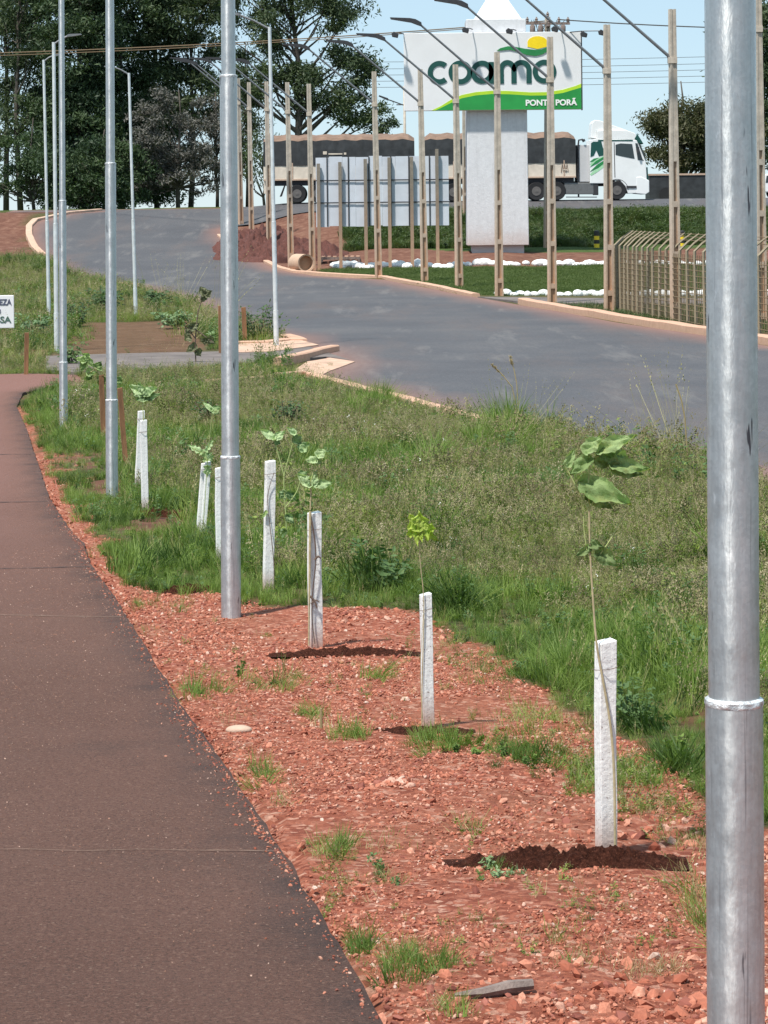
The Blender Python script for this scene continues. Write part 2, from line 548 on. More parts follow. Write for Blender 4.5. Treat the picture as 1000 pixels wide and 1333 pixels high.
# ------------------------------------------------------------------ mesh building
class MB:
    def __init__(s):
        s.v, s.f, s.m, s.tone = [], [], [], []

    def add(s, vs, fs, mi=0, tone=None):
        o = len(s.v)
        s.v.extend([tuple(x) for x in vs])
        s.f.extend([tuple(i + o for i in f) for f in fs])
        s.m.extend([mi] * len(fs))
        if tone is not None:
            s.tone.extend([tone] * len(vs))

    def box(s, x0, x1, y0, y1, z0, z1, mi=0):
        v = [(x, y, z) for z in (z0, z1) for y in (y0, y1) for x in (x0, x1)]
        s.add(v, [(0, 2, 3, 1), (4, 5, 7, 6), (0, 1, 5, 4), (1, 3, 7, 5), (3, 2, 6, 7), (2, 0, 4, 6)], mi)

    def frustum(s, z0, z1, w0, d0, w1, d1, cx=0, cy=0, mi=0):
        v = [(cx + sx * w0 / 2, cy + sy * d0 / 2, z0) for sy in (-1, 1) for sx in (-1, 1)] + [(cx + sx * w1 / 2, cy + sy * d1 / 2, z1) for sy in (-1, 1) for sx in (-1, 1)]
        s.add(v, [(0, 2, 3, 1), (4, 5, 7, 6), (0, 1, 5, 4), (1, 3, 7, 5), (3, 2, 6, 7), (2, 0, 4, 6)], mi)

    def tube(s, pts, r, n=8, mi=0, cap=True, tone=None):
        pts = [Vector(p) for p in pts]
        rs = r if isinstance(r, (list, tuple)) else [r] * len(pts)
        vs = []
        a = None
        for i, p in enumerate(pts):
            d = (pts[min(i + 1, len(pts) - 1)] - pts[max(i - 1, 0)]).normalized()
            if a is None:
                a = Vector((0, 0, 1)).cross(d)
                if a.length < .05:
                    a = Vector((1, 0, 0))
            a = (a - d * a.dot(d)).normalized()
            b = d.cross(a)
            for k in range(n):
                t = 2 * math.pi * k / n
                vs.append(p + (a * math.cos(t) + b * math.sin(t)) * rs[i])
        fs = []
        for i in range(len(pts) - 1):
            for k in range(n):
                k2 = (k + 1) % n
                fs.append((i * n + k, i * n + k2, (i + 1) * n + k2, (i + 1) * n + k))
        if cap:
            fs.append(tuple(range(n - 1, -1, -1)))
            o = (len(pts) - 1) * n
            fs.append(tuple(o + k for k in range(n)))
        s.add(vs, fs, mi, tone)

    def prism(s, prof, y0, y1, mi=0):
        """profile in x, z pushed along y"""
        n = len(prof)
        v = [(x, y0, z) for x, z in prof] + [(x, y1, z) for x, z in prof]
        f = [tuple(range(n)), tuple(range(2 * n - 1, n - 1, -1))] + [(i, n + i, n + (i + 1) % n, (i + 1) % n) for i in range(n)]
        s.add(v, f, mi)

    def lathe(s, prof, n=16, mi=0, axis='Z', c=(0, 0, 0)):
        vs = []
        for r, z in prof:
            for k in range(n):
                t = 2 * math.pi * k / n
                a, b = r * math.cos(t), r * math.sin(t)
                vs.append((c[0] + a, c[1] + b, c[2] + z) if axis == 'Z' else (c[0] + a, c[1] + z, c[2] + b))
        fs = [(i * n + k, i * n + (k + 1) % n, (i + 1) * n + (k + 1) % n, (i + 1) * n + k) for i in range(len(prof) - 1) for k in range(n)]
        fs.append(tuple(range(n - 1, -1, -1)))
        o = (len(prof) - 1) * n
        fs.append(tuple(o + k for k in range(n)))
        s.add(vs, fs, mi)

    def build(s, name, mats, parent=None, smooth=False, bevel=0, fix=True):
        me = bpy.data.meshes.new(name)
        me.from_pydata(s.v, [], s.f)
        for m in (mats if isinstance(mats, (list, tuple)) else [mats]):
            me.materials.append(m)
        if any(s.m):
            me.polygons.foreach_set('material_index', s.m)
        if s.tone and len(s.tone) == len(s.v):
            a = me.attributes.new('tone', 'FLOAT', 'POINT')
            a.data.foreach_set('value', s.tone)
        if fix:
            bm = bmesh.new()
            bm.from_mesh(me)
            bmesh.ops.recalc_face_normals(bm, faces=bm.faces)
            if smooth:
                for e in bm.edges:
                    if len(e.link_faces) == 2 and e.calc_face_angle(0) > .7:
                        e.smooth = False
            bm.to_mesh(me)
            bm.free()
        if smooth:
            me.polygons.foreach_set('use_smooth', [True] * len(me.polygons))
        me.update()
        o = bpy.data.objects.new(name, me)
        col.objects.link(o)
        if parent:
            o.parent = parent
        if bevel:
            b = o.modifiers.new('bevel', 'BEVEL')
            b.width = bevel
            b.segments = 2
            b.limit_method = 'ANGLE'
        return o


def tag(o, label=None, cat=None, group=None, kind=None):
    for k, v in (('label', label), ('category', cat), ('group', group), ('kind', kind)):
        if v:
            o[k] = v
    return o


def empty(name, loc, label=None, cat=None, group=None, rot=(0, 0, 0)):
    o = bpy.data.objects.new(name, None)
    o.empty_display_size = .2
    o.location = loc
    o.rotation_euler = rot
    col.objects.link(o)
    return tag(o, label, cat, group)


def lean_to(root, base, top):
    """turn a root so that its own z axis points from base to top"""
    root.location = base
    root.rotation_mode = 'QUATERNION'
    root.rotation_quaternion = Vector((0, 0, 1)).rotation_difference(top - base)


# ------------------------------------------------------------------ outlines on the ground
path_edge = [(500, 1338), (385, 1140), (345, 1078), (300, 1010), (268, 965), (235, 920), (190, 845), (150, 780), (119, 738), (109, 710), (89, 688), (65, 650), (48, 600), (35, 560), (22, 530), (30, 512), (70, 505), (110, 503)]
PE = poly(path_edge)
pe_far = poly([(104, 489), (40, 487), (0, 488)])
x_, y_ = PE[0]
PATH = [(-9, -2), (x_ + .45, -2), (x_ + .28, 2), (x_ + .10, 4)] + PE + pe_far + [(-12, pe_far[-1][1] + .5), (-14, 20)]

GRAVEL = poly([(520, 1338), (385, 1140), (300, 1010), (235, 920), (190, 845), (150, 780), (108, 735), (60, 640), (45, 590), (62, 590), (82, 640), (104, 668), (140, 712), (160, 752), (205, 768), (270, 772),
               (350, 786), (470, 793), (550, 800), (610, 832), (655, 865), (700, 900), (770, 935), (840, 985), (930, 1055), (1040, 1090)]) + [(3.2, 6.2), (3.5, 1), (x_ + .3, 1)]

road_near = [(1010, 640), (930, 606), (850, 590), (760, 575), (700, 568), (600, 553), (545, 530), (500, 516), (462, 505), (405, 498), (440, 474)]
ROAD = poly(road_near) + poly([(385, 448), (372, 440), (300, 428), (250, 392), (175, 374), (125, 368), (80, 352), (53, 334), (38, 308), (42, 292), (70, 282), (130, 276)]) \
    + [(-22, 143), (-22, 146), (-5, 146), (-5.5, 139.5)] + poly([(288, 300), (300, 320), (330, 336), (362, 352), (410, 360), (500, 365), (600, 385), (625, 389), (680, 399), (740, 409), (800, 421), (920, 439), (1010, 454)]) \
    + [(14, 62), (30, 48), (30, 20), (13, 18)]

# right-hand entry drive between the lawn and the fence
DRIVE = poly([(622, 388), (700, 389), (790, 390), (900, 390), (1000, 391), (1010, 398), (800, 397), (690, 396)])
SIDE = poly([(455, 471), (392, 450), (330, 459), (240, 461), (150, 463), (60, 466), (60, 484), (110, 489), (230, 481), (320, 476), (380, 470), (425, 467)])
DIRTP = poly([(112, 420), (250, 418), (270, 452), (262, 459), (100, 461), (92, 440)])
DIRTP2 = poly([(105, 422), (250, 420), (275, 462), (60, 468), (88, 440)])
LAWN = poly([(420, 352), (590, 349), (800, 346), (1010, 344), (1010, 383), (800, 384), (640, 385), (600, 383), (500, 361), (415, 356)])
REDLEFT = poly([(-40, 276), (60, 276), (40, 290), (35, 310), (45, 330), (20, 332), (-40, 334)])
DIRTMID = poly([(284, 296), (300, 284), (345, 276), (450, 280), (480, 322), (620, 326), (1010, 326), (1010, 344), (590, 350), (430, 353), (400, 357), (350, 345), (312, 325)])
PATCHES = [poly(p) for p in ([(560, 505), (620, 500), (640, 512), (590, 522)], [(475, 560), (520, 556), (515, 570), (480, 572)], [(110, 620), (170, 628), (150, 650), (112, 645)], [(170, 664), (250, 662), (290, 690), (240, 700), (180, 690)],
                               [(70, 582), (112, 590), (118, 610), (84, 606)], [(20, 455), (60, 455), (60, 462), (20, 464)], [(-20, 430), (30, 430), (45, 445), (-20, 448)])]


def edge_dist(X, Y, line):
    d = np.full(np.shape(X), 1e9)
    for (x1, y1), (x2, y2) in zip(line[:-1], line[1:]):
        L2 = (x2 - x1) ** 2 + (y2 - y1) ** 2 + 1e-12
        t = np.clip(((X - x1) * (x2 - x1) + (Y - y1) * (y2 - y1)) / L2, 0, 1)
        d = np.minimum(d, np.hypot(X - x1 - t * (x2 - x1), Y - y1 - t * (y2 - y1)))
    return d


rng = np.random.default_rng(7)


def vnoise(X, Y, s, seed=0):
    """smooth value noise for scattering"""
    X = np.asarray(X) * s + seed * 17.3
    Y = np.asarray(Y) * s + seed * 9.1
    xi, yi = np.floor(X).astype(int), np.floor(Y).astype(int)
    fx, fy = sstep(X - xi), sstep(Y - yi)

    def h(a, b):
        q = np.sin(a * 127.1 + b * 311.7 + seed * 74.7) * 43758.5453
        return q - np.floor(q)
    return (h(xi, yi) * (1 - fx) + h(xi + 1, yi) * fx) * (1 - fy) + (h(xi, yi + 1) * (1 - fx) + h(xi + 1, yi + 1) * fx) * fy


def bumps(X, Y):
    """small unevenness of the open ground"""
    near = np.clip((60 - Y) / 40, 0, 1)
    far = np.clip((Y - 84) / 20, 0, 1)
    return ((vnoise(X, Y, 1.1, 3) - .5) * .05 + (vnoise(X, Y, 4.5, 4) - .5) * .025 + (vnoise(X, Y, 13, 5) - .5) * .012) * near + (vnoise(X, Y, .4, 6) - .5) * .25 * far


def free(X, Y):
    """1 on open ground, 0 on and just beside paved ground, so that the sheets lie clear of the soil"""
    paved = inside(X, Y, PATH) | inside(X, Y, ROAD) | inside(X, Y, DRIVE) | inside(X, Y, SIDE)
    d = np.minimum(edge_dist(X, Y, PE), edge_dist(X, Y, ROAD + ROAD[:1]))
    return np.where(paved, 0, np.clip(d / .5, 0, 1))


def zground(X, Y):
    X = np.asarray(X, float)
    Y = np.asarray(Y, float)
    paved = inside(X, Y, PATH) | inside(X, Y, ROAD) | inside(X, Y, DRIVE) | inside(X, Y, SIDE)
    hwy = (Y > 134) & (Y < 148) & (X > -9)
    return zbase(X, Y) + bumps(X, Y) * free(X, Y) * (~hwy) - np.where(paved, np.where(Y > 90, .22, .04), 0)


def spaced(a, b, d0, grow, start):
    out = [start]
    d = d0
    while out[-1] < b:
        out.append(out[-1] + d)
        d *= grow
    lo = [start]
    d = d0
    while lo[-1] > a:
        lo.append(lo[-1] - d)
        d *= grow
    return sorted(set(lo[1:] + out))


xs = np.array(spaced(-9000, 9000, .09, 1.0, 0) if False else sorted(set(np.round(np.concatenate([np.arange(-3.2, 3.6, .08), np.arange(-12, -3.2, .25), np.arange(3.6, 14, .25), np.arange(-30, -12, .8), np.arange(14, 30, .8),
             -30 - np.geomspace(1, 15000, 40), 30 + np.geomspace(1, 15000, 40)]), 4))))
ys = np.array(sorted(set(np.round(np.concatenate([-np.geomspace(1, 4000, 16), np.arange(-1, 3, .5), np.arange(3, 22, .08), np.arange(22, 50, .25), np.arange(50, 150, .45), 150 + np.geomspace(.5, 20000, 60)]), 4))))
XX, YY = np.meshgrid(xs, ys)
ZZ = zground(XX, YY)
nx, ny = len(xs), len(ys)
verts = np.stack([XX, YY, ZZ], -1).reshape(-1, 3)
ii = (np.arange(ny - 1)[:, None] * nx + np.arange(nx - 1)[None]).reshape(-1)
faces = np.stack([ii, ii + 1, ii + nx + 1, ii + nx], -1)
me = bpy.data.meshes.new('ground')
me.vertices.add(len(verts))
me.vertices.foreach_set('co', verts.reshape(-1))
me.loops.add(len(faces) * 4)
me.loops.foreach_set('vertex_index', faces.reshape(-1))
me.polygons.add(len(faces))
me.polygons.foreach_set('loop_start', np.arange(len(faces)) * 4)
me.polygons.foreach_set('use_smooth', np.ones(len(faces), bool))
me.update(calc_edges=True)
gx, gy = XX.reshape(-1), YY.reshape(-1)
wob = (vnoise(gx, gy, 3, 1) - .5) * .35 * np.clip(gy / 12, .6, 2), (vnoise(gx, gy, 3, 2) - .5) * .5 * np.clip(gy / 12, .6, 2)
m_gravel = inside(gx + wob[0], gy + wob[1], GRAVEL) | inside(gx, gy, GRAVEL) & (vnoise(gx, gy, 2, 8) > .5)
m_gravel |= (edge_dist(gx, gy, PE) < .16) & (gy < 36)
m_dirt = inside(gx, gy, REDLEFT) | inside(gx, gy, DIRTMID)
for pp in PATCHES:
    m_dirt |= inside(gx + wob[0], gy + wob[1], pp)
m_dirt = np.where(inside(gx, gy, DIRTP), .62, m_dirt * 1.0)
m_green = inside(gx, gy, LAWN) | ((gy > 118) & (gx > -3)) | (gy > 150)
for nm, arr in (('gravel', m_gravel), ('dirt', m_dirt), ('green', m_green)):
    a = me.attributes.new(nm, 'FLOAT', 'POINT')
    a.data.foreach_set('value', arr.astype(np.float32))
me.materials.append(M['ground'])
ground = bpy.data.objects.new('ground', me)
col.objects.link(ground)
tag(ground, 'red soil ground with gravel and grass thatch reaching to the horizon', 'ground', None, 'structure')


def sheet(name, pg, step, dz, m, edge=None, edge_w=.3, label=None, thick=.12, dusty=None, wobble=0):
    pg = list(pg)
    dense = []
    for (a, b), (c, d) in zip(pg, pg[1:] + pg[:1]):
        L = math.hypot(c - a, d - b)
        k = max(1, int(L / step)) if L < 60 else 8
        for i in range(k):
            t = i / k
            x, y = a + (c - a) * t, b + (d - b) * t
            if wobble:
                x += (noise.noise(Vector((x * 6, y * 6, 0)))) * wobble + noise.noise(Vector((x * 25, y * 25, 3))) * wobble * .5
            dense.append((x, y))
    X0, X1 = min(p[0] for p in dense), max(p[0] for p in dense)
    Y0, Y1 = min(p[1] for p in dense), max(p[1] for p in dense)
    gx, gy = np.meshgrid(np.arange(X0, X1, step * 2), np.arange(Y0, Y1, step * 2))
    gx, gy = gx.reshape(-1), gy.reshape(-1)
    ok = inside(gx, gy, dense) & (edge_dist(gx, gy, dense + dense[:1]) > step * .7)
    pts = dense + list(zip(gx[ok].tolist(), gy[ok].tolist()))
    vv, _, ff, _, _, _ = delaunay_2d_cdt([Vector(p) for p in pts], [], [list(range(len(dense)))], 1, 1e-6)
    A = np.array([(v.x, v.y) for v in vv])
    z = zbase(A[:, 0], A[:, 1]) + dz
    mb = MB()
    mb.v = [(A[i, 0], A[i, 1], z[i]) for i in range(len(A))]
    mb.f = [tuple(f) for f in ff]
    mb.m = [0] * len(ff)
    n0 = len(mb.v)
    nd = len(dense)
    if nd <= n0:      # outer rim pulled down to give the slab its thickness
        mb.v += [(A[i, 0], A[i, 1], z[i] - thick) for i in range(nd)]
        mb.f += [(i, (i + 1) % nd, n0 + (i + 1) % nd, n0 + i) for i in range(nd)]
        mb.m += [0] * nd
    o = mb.build(name, m)
    a = o.data.attributes.new('edge', 'FLOAT', 'POINT')
    V = np.array([v.co[:2] for v in o.data.vertices])
    if edge:
        a.data.foreach_set('value', np.clip(1 - edge_dist(V[:, 0], V[:, 1], edge) / edge_w, 0, 1).astype(np.float32))
    if dusty is not None:
        a = o.data.attributes.new('dusty', 'FLOAT', 'POINT')
        a.data.foreach_set('value', dusty(V[:, 0], V[:, 1]).astype(np.float32))
    tag(o, label, name, None, 'structure')
    return o


sheet('path', PATH, .1, .012, M['path'], PE, .16, 'reddish brown asphalt footpath beside the gravel strip', dusty=lambda x, y: np.clip((y - 12) / 12, 0, 1) * .9 * np.clip(edge_dist(x, y, PE) * 2, 0, 1), wobble=.014)
road_rim = ROAD + ROAD[:1]
sheet('road', ROAD, .5, .035, M['road'], road_rim, 1.2, 'wide grey asphalt road curving up to the left', .3)
sheet('driveway', DRIVE, .4, .05, M['drivemat'], None, .3, 'narrow grey driveway between the lawn and the fence', .2)
sheet('side_street', SIDE, .4, .045, M['drivemat'], None, .3, 'short grey side street opening off the road', .2)
mb = MB()
mb.v = []
HX = np.arange(-9, 80, 1.0)
for x in HX:
    for y in (134.9, 137.0, 139, 141.0, 144, 147.0):
        mb.v.append((x, y, zg(x, y) + .07))
mb.f = [(i * 6 + j, i * 6 + 6 + j, i * 6 + 7 + j, i * 6 + 1 + j) for i in range(len(HX) - 1) for j in range(5)]
mb.m = [0] * len(mb.f)
o = mb.build('highway', M['road'])
tag(o, 'grey highway surface along the top of the embankment', 'highway', None, 'structure')


def sline(a, b, wid, dz, mname, name, label):
    """thin seam lying on the path"""
    mb = MB()
    n = 60
    for i in range(n + 1):
        t = i / n
        x = a.x + (b.x - a.x) * t
        y = a.y + (b.y - a.y) * t + noise.noise(Vector((x * 5, a.y, 0))) * .02
        w = wid * (.4 + abs(noise.noise(Vector((x * 9, a.y, 5)))) * 1.6)
        z = zg(x, y) + .012 + dz
        mb.v += [(x, y - w, z), (x, y + w, z)]
    mb.f = [(2 * i, 2 * i + 2, 2 * i + 3, 2 * i + 1) for i in range(n)]
    mb.m = [0] * n
    o = mb.build(name, M[mname])
    tag(o, label, 'path joint', None, 'structure')


M['seamlight'] = simple('joint_dust', (.22, .15, .11), .9, 0, .4, 40)
M['seamdark'] = simple('joint_crack', (.045, .033, .032), .9, 0, .3, 40)
for ya, yb, w, mm, txt in ((1112, 1114, .0025, 'seamlight', 'pale dusty joint across the near footpath'), (744, 741, .012, 'seamdark', 'dark joint across the footpath at its narrow bend'),
                           (803, 807, .006, 'seamlight', 'faint pale joint across the middle of the footpath'), (657, 655, .014, 'seamdark', 'dark joint across the far footpath'),
                           (594, 593, .018, 'seamdark', 'farthest dark joint across the footpath')):
    xr = np.interp(ya, [p[1] for p in path_edge[:14]][::-1], [p[0] for p in path_edge[:14]][::-1]) - 6
    a, b = G(-60, ya), G(xr, yb)
    sline(a, b, w, .004, mm, 'path_joint', txt)


def kerb(pts, w, h, label, name='kerb', worldpts=False, sunk=.1):
    P_ = [Vector((*p, 0)) for p in (pts if worldpts else poly(pts))]
    d = []
    for a, b in zip(P_[:-1], P_[1:]):
        k = max(1, int((b - a).length / .5))
        d += [a + (b - a) * i / k for i in range(k)]
    d.append(P_[-1])
    mb = MB()
    for i, p in enumerate(d):
        t = (d[min(i + 1, len(d) - 1)] - d[max(i - 1, 0)]).normalized()
        nrm = Vector((-t.y, t.x, 0))
        z = zg(p.x, p.y) + noise.noise(Vector((p.x * .7, p.y * .7, 0))) * .02
        j = noise.noise(Vector((p.x * 2, p.y * 2, 7))) * .02
        for q, dz in ((-.5, -sunk), (-.5, h * .85), (-.36, h), (.40, h + j * .3), (.5, h * .85), (.5, -sunk)):
            c = p + nrm * (q * w + j)
            mb.v.append((c.x, c.y, z + dz))
    n = 6
    for i in range(len(d) - 1):
        for k in range(n - 1):
            mb.f.append((i * n + k, (i + 1) * n + k, (i + 1) * n + k + 1, i * n + k + 1))
    mb.f.append(tuple(range(n)))
    mb.f.append(tuple(range((len(d) - 1) * n, len(d) * n)))
    mb.m = [0] * len(mb.f)
    o = mb.build(name, M['kerb'], bevel=0)
    tag(o, label, 'kerb', None, 'structure')


kerb([(286, 308), (300, 318), (332, 334), (362, 350), (386, 356), (412, 358), (500, 363), (560, 374), (600, 383), (620, 387)], .28, .14, 'dusty pink kerb round the lawn and dirt heap')
kerb([(680, 396), (700, 400), (740, 407), (772, 412), (800, 417), (860, 427), (920, 436), (1010, 450)], .30, .2, 'dusty orange kerb in front of the wire fence')
kerb([(130, 275), (80, 281), (46, 288), (38, 296), (38, 308), (46, 324), (56, 334)], .35, .16, 'pale kerb curving round the far left bend')
kerb([(95, 366), (130, 369), (180, 372)], .25, .1, 'thin pale kerb of the weedy island')
kerb([(305, 450), (345, 449), (372, 446), (392, 446), (372, 440)], .35, .1, 'pink kerb at the tip of the weedy island')
kerb([(362, 476), (392, 470), (415, 463), (436, 459)], .22, .17, 'short grey kerb at the mouth of the side street')
kerb([(270, 504), (320, 500), (365, 494), (395, 492), (430, 500), (480, 514), (530, 526), (570, 538), (620, 552), (700, 570), (800, 585)], .2, .12, 'dusty kerb half buried in the near grass verge')
sheet('sand_strip', poly([(385, 484), (400, 474), (430, 469), (462, 474), (430, 486), (410, 496), (388, 494)]), .3, .055, M['sand'], None, .3, 'pink sand washed up beside the side street kerb', .1)
sheet('island_apron', poly([(300, 449), (300, 462), (350, 461), (415, 452), (392, 446), (370, 440)]), .3, .06, M['sand'], None, .3, 'pink paved tip of the weedy island', .1)


# ------------------------------------------------------------------ scattering (grass, stones)
def proto_col(name, objs):
    c = bpy.data.collections.new(name)
    for i, o in enumerate(objs):
        if o.name in col.objects:
            col.objects.unlink(o)
        o.name = '%s_%02d' % (name, i)
        c.objects.link(o)
    return c


def scatter(name, protos, X, Y, scl, idx, label, cat, tilt=.12, dz=0, zs=None, full_rot=False):
    n = len(X)
    X, Y = np.asarray(X, float), np.asarray(Y, float)
    Z = zground(X, Y) + dz
    me = bpy.data.meshes.new(name)
    me.vertices.add(n)
    me.vertices.foreach_set('co', np.stack([X, Y, Z], -1).reshape(-1))
    a = me.attributes.new('rotv', 'FLOAT_VECTOR', 'POINT')
    rot = np.stack([rng.normal(0, tilt, n), rng.normal(0, tilt, n), rng.uniform(0, 6.283, n)], -1)
    if full_rot:
        rot = rng.uniform(0, 6.283, (n, 3)) * np.array([.15, .15, 1])
    a.data.foreach_set('vector', rot.astype(np.float32).reshape(-1))
    a = me.attributes.new('sclv', 'FLOAT_VECTOR', 'POINT')
    s = np.stack([scl, scl, scl if zs is None else zs], -1)
    a.data.foreach_set('vector', s.astype(np.float32).reshape(-1))
    a = me.attributes.new('pick', 'INT', 'POINT')
    a.data.foreach_set('value', np.asarray(idx, np.int32))
    o = bpy.data.objects.new(name, me)
    col.objects.link(o)
    ng = bpy.data.node_groups.new(name + '_nodes', 'GeometryNodeTree')
    ng.interface.new_socket('Geometry', in_out='INPUT', socket_type='NodeSocketGeometry')
    ng.interface.new_socket('Geometry', in_out='OUTPUT', socket_type='NodeSocketGeometry')
    gi, go = ng.nodes.new('NodeGroupInput'), ng.nodes.new('NodeGroupOutput')
    ci = ng.nodes.new('GeometryNodeCollectionInfo')
    ci.inputs[0].default_value = protos
    ci.inputs['Separate Children'].default_value = True
    ci.inputs['Reset Children'].default_value = True
    ip = ng.nodes.new('GeometryNodeInstanceOnPoints')
    ip.inputs['Pick Instance'].default_value = True

    def at(nm, typ):
        q = ng.nodes.new('GeometryNodeInputNamedAttribute')
        q.data_type = typ
        q.inputs['Name'].default_value = nm
        return q.outputs[0]
    ng.links.new(gi.outputs[0], ip.inputs['Points'])
    ng.links.new(ci.outputs[0], ip.inputs['Instance'])
    ng.links.new(at('pick', 'INT'), ip.inputs['Instance Index'])
    ng.links.new(at('rotv', 'FLOAT_VECTOR'), ip.inputs['Rotation'])
    ng.links.new(at('sclv', 'FLOAT_VECTOR'), ip.inputs['Scale'])
    ng.links.new(ip.outputs[0], go.inputs[0])
    md = o.modifiers.new('scatter', 'NODES')
    md.node_group = ng
    tag(o, label, cat, None, 'stuff')
    return o


rnd = random.Random(11)


def blade(mb, x, y, h, w, az, bend, segs=3, z0=0, mi=0, fold=0):
    dx, dy = math.cos(az), math.sin(az)
    px, py = -dy, dx
    vs = []
    for i in range(segs + 1):
        t = i / segs
        r = bend * h * t ** 1.8
        z = z0 + h * (t - .28 * bend * t * t)
        ww = w * (1 - t) ** .7 * .5 if i < segs else 0
        cx, cy = x + dx * r, y + dy * r
        if i < segs:
            vs += [(cx - px * ww, cy - py * ww, z), (cx + px * ww, cy + py * ww, z)]
        else:
            vs.append((cx, cy, z))
    fs = [(2 * i, 2 * i + 1, 2 * i + 3, 2 * i + 2) for i in range(segs - 1)] + [(2 * segs - 2, 2 * segs - 1, 2 * segs)]
    mb.add(vs, fs, mi)


def tuft(n, h0, h1, w, spread, b0, b1, m, seed_m=None, n_seed=0, segs=3):
    mb = MB()
    for i in range(n):
        a = rnd.uniform(0, 6.283)
        r = spread * rnd.random() ** .5
        blade(mb, r * math.cos(a), r * math.sin(a), rnd.uniform(h0, h1), w * rnd.uniform(.7, 1.3), a + rnd.uniform(-.9, .9), rnd.uniform(b0, b1), segs)
    for i in range(n_seed):
        a = rnd.uniform(0, 6.283)
        r = spread * rnd.random()
        h = h1 * rnd.uniform(1.0, 1.35)
        x, y = r * math.cos(a), r * math.sin(a)
        bx, by = x + rnd.uniform(-.06, .06), y + rnd.uniform(-.06, .06)
        mb.add([(x - .0015, y, 0), (x + .0015, y, 0), (bx + .001, by, h * .8), (bx - .001, by, h * .8)], [(0, 1, 2, 3)], 1)
        for k in range(7):
            z = h * (.78 + .035 * k)
            aa = rnd.uniform(0, 6.283)
            q = .012 * (1 - k / 9)
            mb.add([(bx, by, z), (bx + math.cos(aa) * q + .003, by + math.sin(aa) * q, z + .01), (bx + math.cos(aa) * q * .4, by + math.sin(aa) * q * .4 + .003, z + .022)], [(0, 1, 2)], 1)
    return mb.build('tuft', [m, seed_m or m], fix=False)


def weed(n, h, lw, m, m2):
    """upright broad leaved weed"""
    mb = MB()
    for s in range(4):
        a0 = rnd.uniform(0, 6.283)
        lean = rnd.uniform(.05, .35)
        hh = h * rnd.uniform(.6, 1)
        tip = (math.cos(a0) * lean * hh, math.sin(a0) * lean * hh, hh)
        mb.add([(-.002, 0, 0), (.002, 0, 0), (tip[0] + .001, tip[1], tip[2]), (tip[0] - .001, tip[1], tip[2])], [(0, 1, 2, 3)], 1)
        for i in range(n):
            t = rnd.uniform(.15, 1)
            a = rnd.uniform(0, 6.283)
            L = lw * rnd.uniform(.6, 1.3) * (1.1 - .5 * t)
            c = Vector((tip[0] * t, tip[1] * t, tip[2] * t))
            d = Vector((math.cos(a), math.sin(a), rnd.uniform(-.25, .6))).normalized()
            sd = d.cross(Vector((0, 0, 1))).normalized() * L * .28
            up = Vector((0, 0, L * .08))
            mb.add([c, c + d * L * .45 + sd, c + d * L, c + d * L * .45 - sd, c + d * L * .45 - up], [(0, 1, 4), (1, 2, 4), (2, 3, 4), (3, 0, 4)], 0)
    return mb.build('weed', [m, m2], fix=False)


gG = grass_mat('grass_green', (.070, .130, .028), (.125, .205, .045), (.23, .32, .075), None, .9)
gO = grass_mat('grass_olive', (.070, .130, .024), (.140, .210, .042), (.27, .34, .08), (.27, .27, .09), .7)
gD = grass_mat('grass_dark_green', (.030, .07, .016), (.05, .10, .022), (.08, .13, .03), None, .35)
gT = grass_mat('grass_dry', (.26, .19, .09), (.34, .26, .13), (.42, .34, .19), None, .5, .2)
gF = grass_mat('fine_weed_leaf', (.055, .100, .022), (.130, .190, .042), (.27, .33, .085), (.25, .25, .085), 1.1)
gR = grass_mat('seed_brown', (.13, .10, .050), (.21, .17, .08), (.34, .30, .18), None, .8, .2)
gS = grass_mat('grass_seed', (.20, .19, .07), (.28, .25, .10), (.42, .38, .20), None, .8, .2)
gW = grass_mat('weed_leaf', (.05, .10, .03), (.08, .15, .05), (.13, .21, .08), None, .5)
gP = grass_mat('weed_pale_leaf', (.18, .28, .12), (.24, .35, .17), (.32, .42, .24), None, .5)
gL = grass_mat('lawn_green', (.07, .105, .03), (.10, .14, .042), (.13, .17, .06), None, .2)
gE = grass_mat('bank_grass', (.025, .048, .020), (.052, .090, .034), (.10, .145, .055), (.15, .16, .08), .45)

